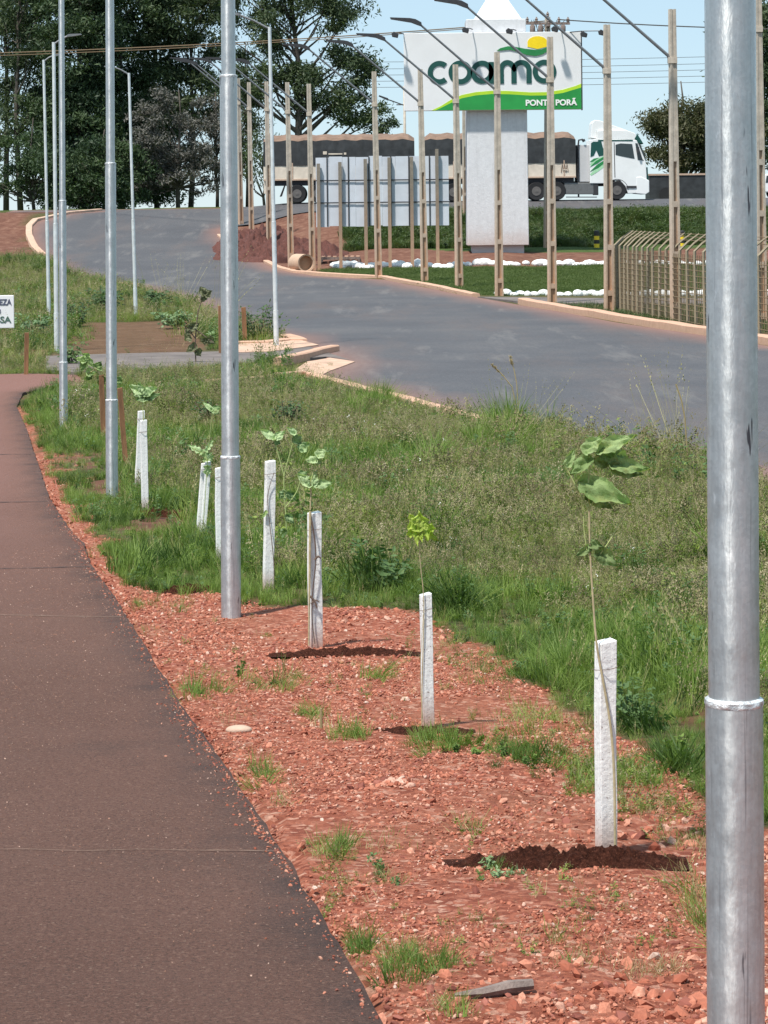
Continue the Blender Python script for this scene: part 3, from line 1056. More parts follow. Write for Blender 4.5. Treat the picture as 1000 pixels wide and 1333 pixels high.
def fine_weed(nst, h, nl, lw, m, m2, spread=.07, heads=3):
    """stiff thin stems set with many tiny leaves and small brown heads"""
    mb = MB()
    for s in range(nst):
        a0 = rnd.uniform(0, 6.283)
        r0 = spread * rnd.random()
        b = Vector((math.cos(a0) * r0, math.sin(a0) * r0, -.01))
        hh = h * rnd.uniform(.55, 1.1)
        a1 = a0 + rnd.uniform(-1, 1)
        tip = b + Vector((math.cos(a1) * rnd.uniform(.05, .45) * hh, math.sin(a1) * rnd.uniform(.05, .45) * hh, hh))
        mb.add([b + Vector((-.0012, 0, 0)), b + Vector((.0012, 0, 0)), tip + Vector((.0008, 0, 0)), tip - Vector((.0008, 0, 0))], [(0, 1, 2, 3)], 1)
        for i in range(nl):
            t = rnd.uniform(.1, 1)
            c = b.lerp(tip, t) + Vector((rnd.gauss(0, .012), rnd.gauss(0, .012), 0))
            a = rnd.uniform(0, 6.283)
            L = lw * rnd.uniform(.5, 1.5)
            d = Vector((math.cos(a), math.sin(a), rnd.uniform(-.4, 1.0))).normalized() * L
            sd = d.cross(Vector((rnd.uniform(-.3, .3), 0, 1))).normalized() * L * .2
            mb.add([c, c + d * .5 + sd, c + d, c + d * .5 - sd], [(0, 1, 2, 3)], 0)
        for i in range(heads):
            c = tip + Vector((rnd.gauss(0, .012), rnd.gauss(0, .012), rnd.uniform(-.03, .02)))
            q = rnd.uniform(.004, .008)
            mb.add([c + Vector((-q, 0, 0)), c + Vector((0, -q, q)), c + Vector((q, 0, 0)), c + Vector((0, q, q * 2.4))], [(0, 1, 3), (1, 2, 3), (0, 2, 3)], 2)
    return mb.build('weed', [m, m2, gR], fix=False)


gWh = grass_mat('white_floret', (.6, .6, .55), (.7, .7, .66), (.8, .8, .76), None, .8, .2)
protosN = proto_col('near_tufts', [
    tuft(34, .10, .26, .007, .10, .2, .7, gG),                       # 0 green
    tuft(26, .10, .30, .007, .12, .2, .8, gO, gS, 3),                # 1 olive with seeds
    tuft(24, .10, .28, .007, .13, .2, .9, gO, gS, 5),                # 2
    tuft(30, .10, .24, .008, .11, .2, .8, gD),                       # 3 dark
    tuft(16, .08, .22, .005, .12, .3, .9, gT),                       # 4 dry
    weed(9, .30, .055, gW, gO),                                      # 5 weed
    tuft(60, .30, .55, .009, .10, .35, .9, gG, segs=4),              # 6 fountain of long blades
    tuft(16, .04, .13, .006, .16, .5, 1.3, gG),                      # 7 sparse sprig
    weed(7, .42, .045, gO, gS),                                      # 8 tall weedy
    tuft(3, .5, .8, .004, .05, .1, .4, gS, gS, 2),                   # 9 tall seed stalks
    weed(6, .22, .10, gP, gW),                                       # 10 pale weed
    weed(12, .16, .05, gG, gO),                                      # 11 low leafy weed
    fine_weed(7, .26, 14, .024, gF, gO),                             # 12 fine leaved weeds
    fine_weed(8, .30, 12, .022, gF, gR, heads=6),                    # 13
    fine_weed(7, .20, 16, .028, gO, gO),                             # 14
    fine_weed(6, .30, 12, .024, gD, gO, heads=2),                    # 15
    fine_weed(3, .30, 5, .020, gWh, gO, heads=0),                    # 16 white florets
])


def rand_pts(n, x0, x1, y0, y1):
    return rng.uniform(x0, x1, n), rng.uniform(y0, y1, n)


def in_view(X, Y, m=1.15):
    return np.abs(X) < (.1575 * Y * m + .4)


PAVED = [PATH, ROAD, DRIVE, SIDE]


def unpaved(X, Y):
    r = np.ones(len(X), bool)
    for p in PAVED:
        r &= ~inside(X, Y, p)
    return r


def build_near_grass():
    # verge of mixed grass and weeds between path, gravel and road
    n = 66000
    Y = 7 + 42 * rng.random(n) ** 1.25
    X = rng.uniform(-1, 1, n) * (.1575 * Y * 1.15 + .4)
    # wanted density falls with distance: about 190 per square metre near, 60 far
    keep = in_view(X, Y) & unpaved(X, Y)
    wx, wy = (vnoise(X, Y, 3, 1) - .5) * .35 * np.clip(Y / 12, .6, 2), (vnoise(X, Y, 3, 2) - .5) * .5 * np.clip(Y / 12, .6, 2)
    keep &= ~inside(X + wx, Y + wy, GRAVEL)
    keep &= (vnoise(X, Y, 1.9, 77) * .6 + vnoise(X, Y, .6, 78) * .4 > .26) | (rng.random(n) < .3)
    keep &= edge_dist(X, Y, PE) > .10 * vnoise(X, Y, 2, 9) + .05
    for pp in PATCHES:
        keep &= ~inside(X + wx, Y + wy, pp) | (rng.random(n) < .15)
    X, Y = X[keep], Y[keep]
    n = len(X)
    dg = edge_dist(X, Y, GRAVEL + GRAVEL[:1])
    dp = edge_dist(X, Y, PE)
    a = vnoise(X, Y, .55, 21)
    b = vnoise(X, Y, 1.6, 22)
    c = vnoise(X, Y, .3, 23)
    r = rng.random(n)
    greenish = (dg < .3 + 1.1 * b) | (a > .74) | (dp < .7)
    idx = np.where(greenish, np.where(r < .50, 0, np.where(r < .62, 3, np.where(r < .74, 1, np.where(r < .90, 11, 5)))),
                   np.where(r < .08, 1, np.where(r < .14, 2, np.where(r < .18, 0, np.where(r < .23, 8, np.where(r < .26, 5, np.where(r < .28, 4, np.where(r < .52, 12, np.where(r < .76, 13, np.where(r < .93, 14, 15))))))))))
    idx = np.where((~greenish) & (vnoise(X, Y, 2.2, 29) > .72) & (rng.random(n) < .035), 16, idx)
    idx = np.where((b > .80) & (r < .5), 3, idx)
    idx = np.where((~greenish) & (rng.random(n) < .012), 9, idx)
    idx = np.where((c > .62) & (rng.random(n) < .10), 5, idx)
    scl = rng.uniform(.6, 1.15, n) * np.interp(Y, [8, 20, 40], [.85, .95, 1.1])
    scl *= .82 * np.where((dg < .5) | (dp < .35), .62, 1) * (.36 + .5 * a + .75 * b ** 1.5) * np.where(idx == 9, .8, 1) * np.where(Y > 44, .72, 1)
    dr = edge_dist(X, Y, ROAD + ROAD[:1])
    scl *= np.where(dr < 1.2, .65, 1)
    scatter('verge_grass', protosN, X, Y, scl, idx, 'mixed green and olive grass with seed heads on the verge between path and road', 'grass', .28, -.01)


build_near_grass()


def clumps(name, spots, label):
    """small tufts that spread over the gravel: centre and half size in pixels, count, kind"""
    Xs, Ys, I, S = [], [], [], []
    for px, py, rx, ry, n, kinds, sc in spots:
        c = G(px, py)
        e = G(px + rx, py)
        f = G(px, py - ry)
        ax, ay = abs(e.x - c.x), abs(f.y - c.y)
        for i in range(n):
            Xs.append(c.x + rnd.gauss(0, .45) * ax)
            Ys.append(c.y + rnd.gauss(0, .45) * ay)
            I.append(rnd.choice(kinds))
            S.append(sc * rnd.uniform(.6, 1.2))
    Xs, Ys, I, S = map(np.array, (Xs, Ys, I, S))
    k = unpaved(Xs, Ys)
    scatter(name, protosN, Xs[k], Ys[k], S[k], I[k], label, 'grass', .45, -.008)


clumps('gravel_grass', [
    (265, 902, 30, 14, 22, [0, 7, 7], .42), (355, 893, 55, 14, 26, [7, 5, 1, 4], .42), (490, 886, 22, 5, 9, [0, 7], .4), (410, 928, 30, 8, 12, [7, 0], .38),
    (340, 1005, 24, 22, 22, [0, 7, 7], .36), (365, 1045, 18, 14, 10, [7, 4], .34), (432, 1105, 30, 14, 26, [0, 7, 4], .33), (500, 1100, 34, 14, 12, [7, 4], .3),
    (525, 1258, 60, 28, 80, [0, 7, 7, 4], .30), (505, 1150, 36, 20, 20, [7, 5, 4], .28), (612, 1085, 12, 20, 12, [7, 8, 4], .36), (645, 1138, 28, 9, 14, [7, 10, 0], .26),
    (585, 1315, 30, 16, 16, [7, 4, 0], .33), (725, 1232, 30, 9, 16, [7, 4], .30), (760, 1260, 50, 12, 14, [4, 7], .3), (915, 1190, 20, 50, 36, [4, 7, 2], .38), (850, 1268, 50, 12, 24, [4, 4], .34),
    (560, 968, 30, 16, 30, [0, 0, 7], .36), (620, 975, 60, 16, 60, [0, 7, 11], .34), (700, 992, 60, 20, 80, [0, 7, 11, 3], .34), (770, 1010, 60, 22, 60, [0, 7, 14], .36), (860, 1050, 60, 26, 50, [7, 4, 14], .36), (720, 960, 110, 40, 80, [7, 14, 4, 7], .3), (600, 850, 90, 30, 50, [14, 7, 4], .3), (820, 1010, 60, 30, 50, [14, 7, 0], .4),
    (460, 960, 30, 6, 16, [0, 7], .38), (300, 935, 30, 10, 8, [7, 4], .33), (415, 940, 18, 6, 6, [4, 7], .35), (640, 880, 60, 26, 40, [7, 4, 2], .35), (700, 935, 60, 24, 40, [7, 4, 1], .38),
    (590, 840, 40, 12, 20, [7, 4], .35), (180, 830, 40, 20, 14, [7, 4], .35), (230, 790, 50, 14, 24, [7, 4, 0], .36), (120, 720, 20, 14, 12, [4, 7], .4), (480, 868, 60, 8, 14, [4, 7], .3),
    (900, 1090, 50, 16, 30, [7, 4], .35), (470, 1240, 18, 16, 14, [0, 7], .33), (300, 860, 90, 60, 40, [4, 14, 7], .22), (480, 900, 120, 60, 50, [4, 14], .22), (430, 1150, 70, 60, 50, [4, 14, 7], .22), (760, 1180, 120, 60, 50, [4, 14], .22), (600, 1220, 120, 60, 40, [4, 14, 7], .2), (250, 880, 40, 30, 24, [14, 7], .25)], 'sparse green tufts growing through the red gravel')

# stronger accent plants in the verge
clumps('verge_accents', [
    (735, 880, 14, 10, 7, [6], .42), (745, 870, 22, 12, 6, [6], .40), (830, 945, 25, 10, 16, [3, 5], .8), (880, 1000, 30, 14, 14, [0, 3, 11], .7), (490, 768, 34, 8, 26, [3, 5], 1.2), (590, 795, 26, 10, 24, [3, 3, 5], 1.1),
    (680, 600, 18, 8, 8, [6], .8), (460, 540, 26, 12, 14, [6], .8), (370, 520, 20, 12, 20, [3, 5], 1.6), (600, 690, 60, 20, 10, [6], .55), (660, 600, 14, 6, 6, [5], 1.2), (400, 690, 16, 20, 14, [5, 8], 1.3),
    (560, 610, 30, 10, 10, [6], .8), (950, 720, 40, 14, 12, [0, 6], .7), (900, 900, 30, 20, 14, [0, 3], .7), (820, 600, 40, 6, 14, [8, 5], 1.2), (250, 600, 20, 14, 12, [5, 3], 1.4),
    (880, 600, 12, 5, 4, [9], 1.1), (660, 545, 10, 4, 4, [9], 1.1), (100, 560, 16, 8, 12, [5, 0], 1.1), (200, 740, 60, 16, 40, [0, 3], .9), (60, 545, 24, 10, 26, [0], .8), (225, 502, 30, 8, 20, [9, 4], .7),
    (520, 520, 40, 8, 26, [0, 6], .9), (610, 545, 60, 10, 40, [0, 8], .9), (300, 470, 60, 6, 30, [5, 8], 1.3), (130, 400, 40, 10, 70, [15, 8, 3, 5], 2.1), (105, 415, 30, 14, 40, [5, 15], 1.8), (225, 400, 34, 8, 50, [5, 3, 9], 2.0), (280, 420, 26, 22, 70, [4, 9, 2, 4], 2.2), (330, 440, 30, 6, 60, [5, 3, 15], 1.7),
    (60, 380, 40, 16, 60, [5, 3, 15, 2], 1.9), (20, 400, 30, 20, 60, [13, 2, 4], 1.7), (30, 350, 40, 10, 50, [3, 15, 1], 1.6), (75, 445, 40, 14, 60, [5, 15, 0], 1.6), (30, 475, 40, 10, 60, [4, 9, 4, 2], 1.5), 
    (165, 490, 60, 4, 50, [5, 15, 9, 4], .7), (250, 496, 50, 6, 60, [15, 5, 0], .8), (60, 500, 30, 6, 24, [0, 11], 1.0), (350, 470, 36, 12, 90, [15, 0, 5, 11], 1.8), (130, 540, 30, 20, 40, [15, 13, 4], 1.3), (230, 540, 40, 14, 50, [15, 12, 13], 1.2),
    (440, 508, 40, 5, 40, [0, 15, 3], 1.0), (490, 524, 34, 6, 50, [0, 6, 15], .9), (540, 540, 34, 6, 50, [15, 0, 8], 1.0), (600, 556, 44, 6, 60, [8, 15, 13], 1.2), (660, 566, 40, 6, 60, [6, 8, 5], 1.15), (720, 578, 50, 6, 60, [8, 13, 15], 1.3),
    (790, 590, 50, 6, 60, [8, 5, 13], 1.3), (860, 602, 50, 6, 60, [8, 13, 9], 1.2), (680, 585, 80, 8, 30, [9, 6], 1.0), (330, 505, 40, 5, 40, [0, 15, 5], .9), (390, 515, 40, 8, 40, [5, 15, 6], 1.1), (470, 600, 120, 30, 60, [15, 3, 5], 1.0), (700, 640, 120, 30, 60, [15, 3, 5], .9), (560, 700, 100, 40, 60, [15, 3, 15], .9), (850, 760, 60, 50, 50, [15, 3, 5], .8), (330, 490, 60, 12, 60, [5, 8, 0], 1.2)],
    'darker clumps and long bladed tussocks standing out of the verge grass')


def far_grass():
    # weeds and grass on the left beyond the path and the island, to the dirt
    zones = [poly([(-60, 335), (20, 334), (60, 334), (90, 356), (175, 378), (250, 396), (300, 432), (372, 442), (330, 452), (250, 460), (100, 466), (-60, 470)]),
             poly([(-60, 470), (100, 468), (120, 488), (30, 486), (-60, 487)]), poly([(110, 487), (230, 484), (330, 478), (385, 480), (395, 492), (270, 506), (110, 502)])]
    Xa, Ya = [], []
    for z in zones:
        x0, x1 = min(p[0] for p in z), max(p[0] for p in z)
        y0, y1 = min(p[1] for p in z), max(p[1] for p in z)
        n = int((x1 - x0) * (y1 - y0) * 34)
        X, Y = rand_pts(n, x0, x1, y0, y1)
        k = inside(X, Y, z) & unpaved(X, Y) & in_view(X, Y, 1.3)
        k &= ~inside(X, Y, DIRTP) | (rng.random(n) < .02)
        k &= (vnoise(X, Y, .55, 31) > .25)
        for pp in PATCHES[5:]:
            k &= ~inside(X, Y, pp) | (rng.random(n) < .25)
        k &= ~(inside(X, Y, DIRTP2) & (rng.random(n) < .97))
        Xa.append(X[k])
        Ya.append(Y[k])
    X, Y = np.concatenate(Xa), np.concatenate(Ya)
    n = len(X)
    a = vnoise(X, Y, .45, 33)
    b = vnoise(X, Y, .8, 34)
    r = rng.random(n)
    idx = np.where(a > .58, np.where(r < .35, 5, np.where(r < .55, 3, np.where(r < .75, 15, 8))), np.where(r < .18, 1, np.where(r < .36, 2, np.where(r < .50, 0, np.where(r < .70, 4, np.where(r < .86, 13, 12))))))
    idx = np.where((b > .8) & (r < .3), 10, idx)
    scl = rng.uniform(.6, 1.25, n) * (.35 + 1.3 * a) * 1.25 * np.where((Y < 57.5) & (X > -8), .45, 1)
    scatter('island_weeds', protosN, X, Y, scl, idx, 'rough weeds and dry grass on the island and left verge beyond the path', 'weeds', .15, -.02)


far_grass()


def bank_grass():
    protos = proto_col('bank_tufts', [tuft(26, .18, .42, .03, .35, .3, .9, gE), tuft(22, .2, .5, .03, .3, .3, .8, gE), weed(9, .6, .16, gE, gE), tuft(24, .03, .07, .018, .25, .2, .7, gL), tuft(20, .15, .35, .022, .3, .3, .8, gT)])
    Xa, Ya, Ia, Sa = [], [], [], []
    X, Y = rand_pts(60000, -6, 34, 121.5, 134.8)
    k = (X > np.interp(Y, [121, 128, 137], [-1.8, -2.2, -3])) & (vnoise(X, Y, .5, 41) > .12) & in_view(X, Y, 1.3)
    k &= rng.random(len(X)) < .8
    X, Y = X[k], Y[k]
    r = rng.random(len(X))
    nz = vnoise(X, Y, .45, 44)
    Xa.append(X), Ya.append(Y), Ia.append(np.where(r < .4, 0, np.where(r < .75, 1, np.where(r < .96, 2, 4)))), Sa.append(rng.uniform(.5, 1.1, len(X)) * (.4 + 1.0 * nz) * np.clip((136.5 - Y) / 4, .4, 1))
    X, Y = rand_pts(60000, -5, 24, 84, 118)
    k = inside(X, Y, LAWN) & in_view(X, Y, 1.2)
    X, Y = X[k], Y[k]
    Xa.append(X), Ya.append(Y), Ia.append(np.full(len(X), 3)), Sa.append(rng.uniform(.8, 1.3, len(X)))
    # weeds along the fence foot
    zf = poly([(700, 397), (740, 403), (800, 412), (920, 430), (1010, 444), (1010, 400), (800, 399)])
    X, Y = rand_pts(9000, 4, 16, 60, 90)
    k = inside(X, Y, zf)
    X, Y = X[k], Y[k]
    r = rng.random(len(X))
    Xa.append(X), Ya.append(Y), Ia.append(np.where(r < .55, 0, np.where(r < .75, 4, 1))), Sa.append(rng.uniform(.25, .6, len(X)))
    scatter('bank_grass', protos, np.concatenate(Xa), np.concatenate(Ya), np.concatenate(Sa), np.concatenate(Ia), 'green grass covering the embankment and the clipped lawn', 'grass', .2, -.02)


bank_grass()


def rock_mesh(name, seed, m, flat=.6, r=1.0, sub=2, rough=.35):
    bm = bmesh.new()
    bmesh.ops.create_icosphere(bm, subdivisions=sub, radius=r)
    for v in bm.verts:
        d = 1 + rough * noise.noise(v.co * 1.1 + Vector((seed * 7.7, 0, 0))) + rough * .5 * noise.noise(v.co * 2.6 + Vector((0, seed * 3.1, 0)))
        v.co = Vector((v.co.x * d * 1.15, v.co.y * d * .9, v.co.z * d * flat))
    me = bpy.data.meshes.new(name)
    bm.to_mesh(me)
    bm.free()
    me.materials.append(m)
    o = bpy.data.objects.new(name, me)
    col.objects.link(o)
    return o


def gravel():
    stops = [(0, (.22, .060, .036)), (.3, (.37, .120, .072)), (.65, (.48, .185, .118)), (.88, (.58, .29, .20)), (.97, (.60, .40, .31)), (1, (.64, .52, .44))]
    ms = mat('red_stone', m_stone(stops))
    md = mat('dark_red_stone', m_stone([(0, (.14, .045, .035)), (.5, (.24, .08, .06)), (1, (.34, .13, .10))]))
    pr = proto_col('gravel_stones', [rock_mesh('s', i, ms if i < 5 else md, .5 + .1 * (i % 3), sub=1, rough=.42) for i in range(7)])
    Xa, Ya, Sa = [], [], []
    for (y0, y1, dens, s0, s1) in ((4.7, 7.5, 6500, .0022, .0085), (7.5, 11, 4200, .003, .0095), (11, 15, 2300, .0045, .012), (15, 30, 900, .006, .014)):
        n = int((y1 - y0) * 6.2 * dens)
        X, Y = rand_pts(n, -2.9, 3.3, y0, y1) if y1 < 20 else rand_pts(n // 2, -5.5, -1, y0, y1)
        wx, wy = (vnoise(X, Y, 3, 1) - .5) * .35 * np.clip(Y / 12, .6, 2), (vnoise(X, Y, 3, 2) - .5) * .5 * np.clip(Y / 12, .6, 2)
        g = (inside(X + wx, Y + wy, GRAVEL) | inside(X, Y, GRAVEL)) & ~inside(X, Y, PATH) & in_view(X, Y, 1.1)
        k = g & (vnoise(X, Y, 2.3, 51) + .5 * vnoise(X, Y, 9, 52) > .45 + .5 * rng.random(len(X)))
        Xa.append(X[k]), Ya.append(Y[k])
        Sa.append(s0 + (s1 - s0) * rng.random(k.sum()) ** 3)
    # a few stones kicked onto the path edge, bigger lumps among the gravel
    c = rng.integers(0, len(PE) - 8, 500)
    pe = np.array(PE)
    t = rng.random(500)[:, None]
    q = pe[c] * (1 - t) + pe[c + 1] * t
    Xa.append(q[:, 0] - rng.random(500) ** 2 * .25), Ya.append(q[:, 1]), Sa.append(rng.uniform(.003, .008, 500))
    X, Y = rand_pts(380, -2.5, 3, 4.8, 14)
    k = inside(X, Y, GRAVEL)
    Xa.append(X[k]), Ya.append(Y[k]), Sa.append(rng.uniform(.009, .020, k.sum()))
    # the little heap and the lumps at the right
    for px, py, rx, n, a, b in ((500, 1030, .10, 36, .008, .020), (840, 1085, .25, 40, .010, .026), (870, 1310, .25, 50, .010, .028), (700, 1060, .4, 26, .008, .020), (430, 810, .4, 30, .010, .022), (640, 1300, .3, 30, .008, .022), (470, 1330, .1, 12, .01, .02), (800, 1240, .3, 20, .008, .022)):
        c = G(px, py)
        Xa.append(c.x + rng.normal(0, .5, n) * rx), Ya.append(c.y + rng.normal(0, .5, n) * rx), Sa.append(rng.uniform(a, b, n))
    X, Y, S = np.concatenate(Xa), np.concatenate(Ya), np.concatenate(Sa)
    scatter('gravel', pr, X, Y, S, rng.choice(7, len(X), p=[.17, .17, .17, .17, .14, .10, .08]), 'loose broken red gravel stones along the footpath', 'gravel', .3, .001, full_rot=True)
    # crumbs of gravel washed over the edge of the asphalt
    m = 1500
    c = rng.integers(0, len(PE) - 7, m)
    t = rng.random(m)[:, None]
    q = pe[c] * (1 - t) + pe[c + 1] * t
    ex = q[:, 0] - .01 - rng.exponential(.022, m) * (.4 + vnoise(q[:, 0], q[:, 1], 2.0, 66) * 1.6)
    k = inside(ex, q[:, 1], PATH) & (q[:, 1] > 4)
    scatter('path_edge_gravel', pr, ex[k], q[k, 1], .0018 + .005 * rng.random(k.sum()) ** 3, rng.integers(0, 7, k.sum()), 'red gravel crumbs washed over the edge of the footpath', 'gravel', .3, .053, full_rot=True)
    # pale grit lying on the asphalt
    X, Y = rand_pts(26000, -2.5, .6, 4.8, 20)
    k = inside(X, Y, PATH) & in_view(X, Y, 1.05) & (vnoise(X, Y, 1.5, 61) > .3)
    pg = mat('path_grit_stone', m_stone([(0, (.22, .12, .085)), (.6, (.36, .22, .16)), (1, (.55, .42, .34))]))
    pr2 = proto_col('grit_stones', [rock_mesh('g', 20 + i, pg, .5, sub=1) for i in range(3)])
    n = k.sum()
    scatter('path_litter', pr2, X[k], Y[k], (.0008 + .0018 * rng.random(n) ** 3) * np.interp(Y[k], [5, 20], [1, 2]), rng.integers(0, 3, n), 'pale grit and crumbs scattered over the asphalt footpath', 'grit', .3, .053, full_rot=True)


gravel()


# ------------------------------------------------------------------ galvanised lamp posts
def lamp_post(px, pbase, ptop, label, arm_dx=None, near=False, n=24, H=7.0):
    if near:
        base = Vector((uv(959, 1500)[0] * 4.49, 4.49, 1.74))
        top = P(950.5, 0, 4.49)
        d = (top - base).normalized()
        top = base + d * H
    else:
        base = G(px, pbase)
        t = P(ptop[0], ptop[1], base.y)
        d = (t - base).normalized()
        top = base + d * (H if ptop[1] <= 0 else (t - base).length)
        H = (top - base).length
    root = empty('street_lamp', base, label, 'street lamp', 'galvanised street lamps along the footpath')
    lean_to(root, base, top)
    m = M['zinc'] if base.y < 32 else M['zincfar']
    z1, z2 = .85, 2.87
    k = 1 if base.y < 32 else 1.12
    a = MB()
    a.lathe([(.0525 * k, -.4), (.0525 * k, z1)], n if not near else 48)
    o = a.build('lower_tube', m, root, True)
    b = MB()
    b.lathe([(.0465 * k, z1 - .02), (.0465 * k, z2)], n if not near else 48)
    o = b.build('middle_tube', m, root, True)
    c = MB()
    c.lathe([(.038 * k, z2 - .02), (.034 * k, H)], n if not near else 48)
    c.build('upper_tube', m, root, True)
    for z, r0, r1 in ((z1, .0525, .0465), (z2, .0465, .038)):
        w = MB()
        w.lathe([(r1 * k, z - .009), (r0 * k + .0005, z - .008), (r0 * k + .0018, z - .003), (r0 * k + .0008, z + .003), (r1 * k + .0006, z + .007)], n if not near else 48)
        w.build('weld_collar', M['weld'], root, True)
    if arm_dx:
        e = Vector((arm_dx, 0, abs(arm_dx) * .42))
        a = MB()
        a.tube([(0, 0, H - .05), Vector((0, 0, H)) + e * .5, Vector((0, 0, H)) + e], .024, 8)
        a.build('arm', M['armsteel'], root, True)
        h = MB()
        s = 1 if arm_dx > 0 else -1
        q = Vector((0, 0, H)) + e
        hk = .55
        h.prism([(q.x + s * a_ * hk, q.z + b_ * hk) for a_, b_ in ((-.08, -.05), (.10, -.04), (.50, .02), (.48, .07), (0, .06), (-.08, .02))], -.06, .06)
        h.build('lamp_head', M['armsteel'], root)
    return root


lamp_post(0, 0, (0, 0), 'nearest thick galvanised steel lamp post at the right edge of the frame', None, True)
lamp_post(301, 803, (297, 0), 'galvanised lamp post standing in red gravel, with two weld collars in view', None)
lamp_post(146, 650, (143, 0), 'slim galvanised lamp post in grass just left of the twin white stakes', None)
lamp_post(83, 560, (80, 0), 'galvanised lamp post planted at the corner of the footpath', None)
lamp_post(74, 457, (70, 55), 'distant lamp post half hidden behind the corner lamp post', .35)
lamp_post(64, 416, (57, 78), 'thin far lamp post beside the left grass verge near the white notice', .3)
lamp_post(177, 413, (168, 95), 'thin far lamp post standing in the weedy island by the dirt patch', -.45)
lamp_post(360, 453, (351, 35), 'thin lamp post with short arm at the tip of the weedy island', -.72)


# ------------------------------------------------------------------ concrete posts with long lamp arms
def concrete_post(px, pb, pt, label, arm=True, s_h=8.5, yaw=.25, wid=.27, Yfix=None):
    h_px = pb - pt[1]
    Y = Yfix or F * s_h / h_px
    base = P(px, pb, Y)
    g = zg(base.x, base.y)
    top = P(pt[0], pt[1], Y)
    root = empty('concrete_post', base, label, 'concrete post', 'concrete posts with lamp arms along the kerb' if arm else None)
    lean_to(root, base, top)
    H = (top - base).length
    mb = MB()
    down = min(0, g - base.z) - .4
    # H section: two flanges joined by a web, closed by ribs; upper third nearly solid
    w0, w1, d0, d1 = wid, wid * .62, .20, .14
    for sgn in (-1, 1):
        v = []
        for z, w, d in ((down, w0, d0), (H, w1, d1)):
            xo, xi = sgn * w / 2, sgn * (w / 2 - .055)
            v += [(xo, -d / 2, z), (xi, -d / 2, z), (xi, d / 2, z), (xo, d / 2, z)]
        mb.add(v, [(0, 1, 2, 3), (4, 5, 6, 7), (0, 1, 5, 4), (1, 2, 6, 5), (2, 3, 7, 6), (3, 0, 4, 7)], 0)
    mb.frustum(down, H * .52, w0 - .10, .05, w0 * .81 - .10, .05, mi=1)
    mb.frustum(H * .52, H - .01, w0 * .8 - .1, .15, w1 - .10, d1 - .03, mi=0)
    z = .5
    while z < H * .52:
        w = w0 + (w1 - w0) * z / H - .105
        mb.box(-w / 2, w / 2, -.085, .085, z, z + .16)
        z += 1.35
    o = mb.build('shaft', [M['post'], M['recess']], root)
    o.rotation_euler = (0, 0, yaw)
    if arm:
        za = H - 1.35
        a = MB()
        e = Vector((-2.72, -.5, 2.35))
        a.tube([Vector((0, 0, za - .1)), Vector((0, 0, za)) + e * .05, Vector((0, 0, za)) + e], [.045, .045, .036], 8)
        a.build('arm', M['armsteel'], root, True)
        b = MB()
        b.box(-.13, .11, -.11, .11, za - .10, za + .06)
        b.build('bracket', M['post'], root)
        q = Vector((0, 0, za)) + e
        h = MB()
        h.prism([(q.x + .12, q.z - .12), (q.x - .05, q.z - .06), (q.x - .25, q.z + .02), (q.x - .95, q.z + .14), (q.x - .98, q.z + .20), (q.x - .3, q.z + .17), (q.x - .1, q.z + .13), (q.x + .1, q.z + .02)], q.y - .13, q.y + .13)
        h.build('lamp_head', M['dark'], root)
    return root


concrete_post(880, 425, (875, 12), 'concrete lamp post on the kerb close to the nearest steel post, before the wire fence', yaw=.3)
concrete_post(793, 407, (790, 32), 'concrete lamp post at the left end of the wire fence')
concrete_post(719, 396, (716, 48), 'concrete lamp post at the kerb end in front of the utility pole')
concrete_post(650, 387, (647, 68), 'concrete lamp post crossing the white sign column')
concrete_post(598, 379, (593, 84), 'concrete lamp post just left of the white sign column', yaw=.4)
concrete_post(553, 370, (547, 90), 'concrete lamp post under the left edge of the sign panel, before the white hoarding')
concrete_post(493, 361, (487, 93), 'concrete lamp post in front of the middle of the white hoarding')
concrete_post(407, 354, (402, 109), 'concrete lamp post beside the concrete pipe')
concrete_post(379, 348, (374, 107), 'concrete lamp post between the thin steel lamp and the concrete pipe')
concrete_post(351, 333, (347, 106), 'concrete lamp post hidden close behind the thin steel lamp')
concrete_post(328, 320, (324, 107), 'concrete lamp post at the left end of the dirt heap')
concrete_post(314, 303, (310, 102), 'farthest concrete lamp post beside the kerb bend', yaw=.5)
concrete_post(992, 440, (986, -30), 'concrete lamp post showing right of the nearest steel post', yaw=.3, s_h=9.5)
concrete_post(606, 300, (604, 90), 'plain concrete pole standing behind the sign on the bank', arm=False, Yfix=131)

# utility pole with hardware
up = concrete_post(713, 328, (713, 22), 'tall concrete utility pole with insulator cluster right of the sign column', arm=False, Yfix=121.0, yaw=.35, wid=.38)
up.name = 'utility_pole'
up['category'] = 'utility pole'
H = 306 / (F / 121.0)
mb = MB()
mb.box(-1.1, 1.1, -.06, .06, H - .38, H - .26)
mb.box(-.08, .08, -.9, .9, H - .52, H - .42)
mb.build('crossarm', M['graywood'], up)
for x, y, z in ((-1.0, 0, -.26), (-.55, 0, -.26), (.55, 0, -.26), (1.0, 0, -.26), (0, -.8, -.42), (0, .8, -.42), (0, 0, 0)):
    mb = MB()
    mb.lathe([(.03, 0), (.09, .04), (.05, .10), (.09, .14), (.04, .2), (.03, .26)], 10, c=(x, y, H + z))
    mb.build('insulator', M['graywood'], up, True)
for x in (-.75, .75, -.35):
    mb = MB()
    mb.lathe([(.10, 0), (.13, .05), (.13, .38), (.08, .45)], 10, c=(x, -.12, H - .85))
    mb.build('fuse_unit', M['graywood'], up, True)
mb = MB()
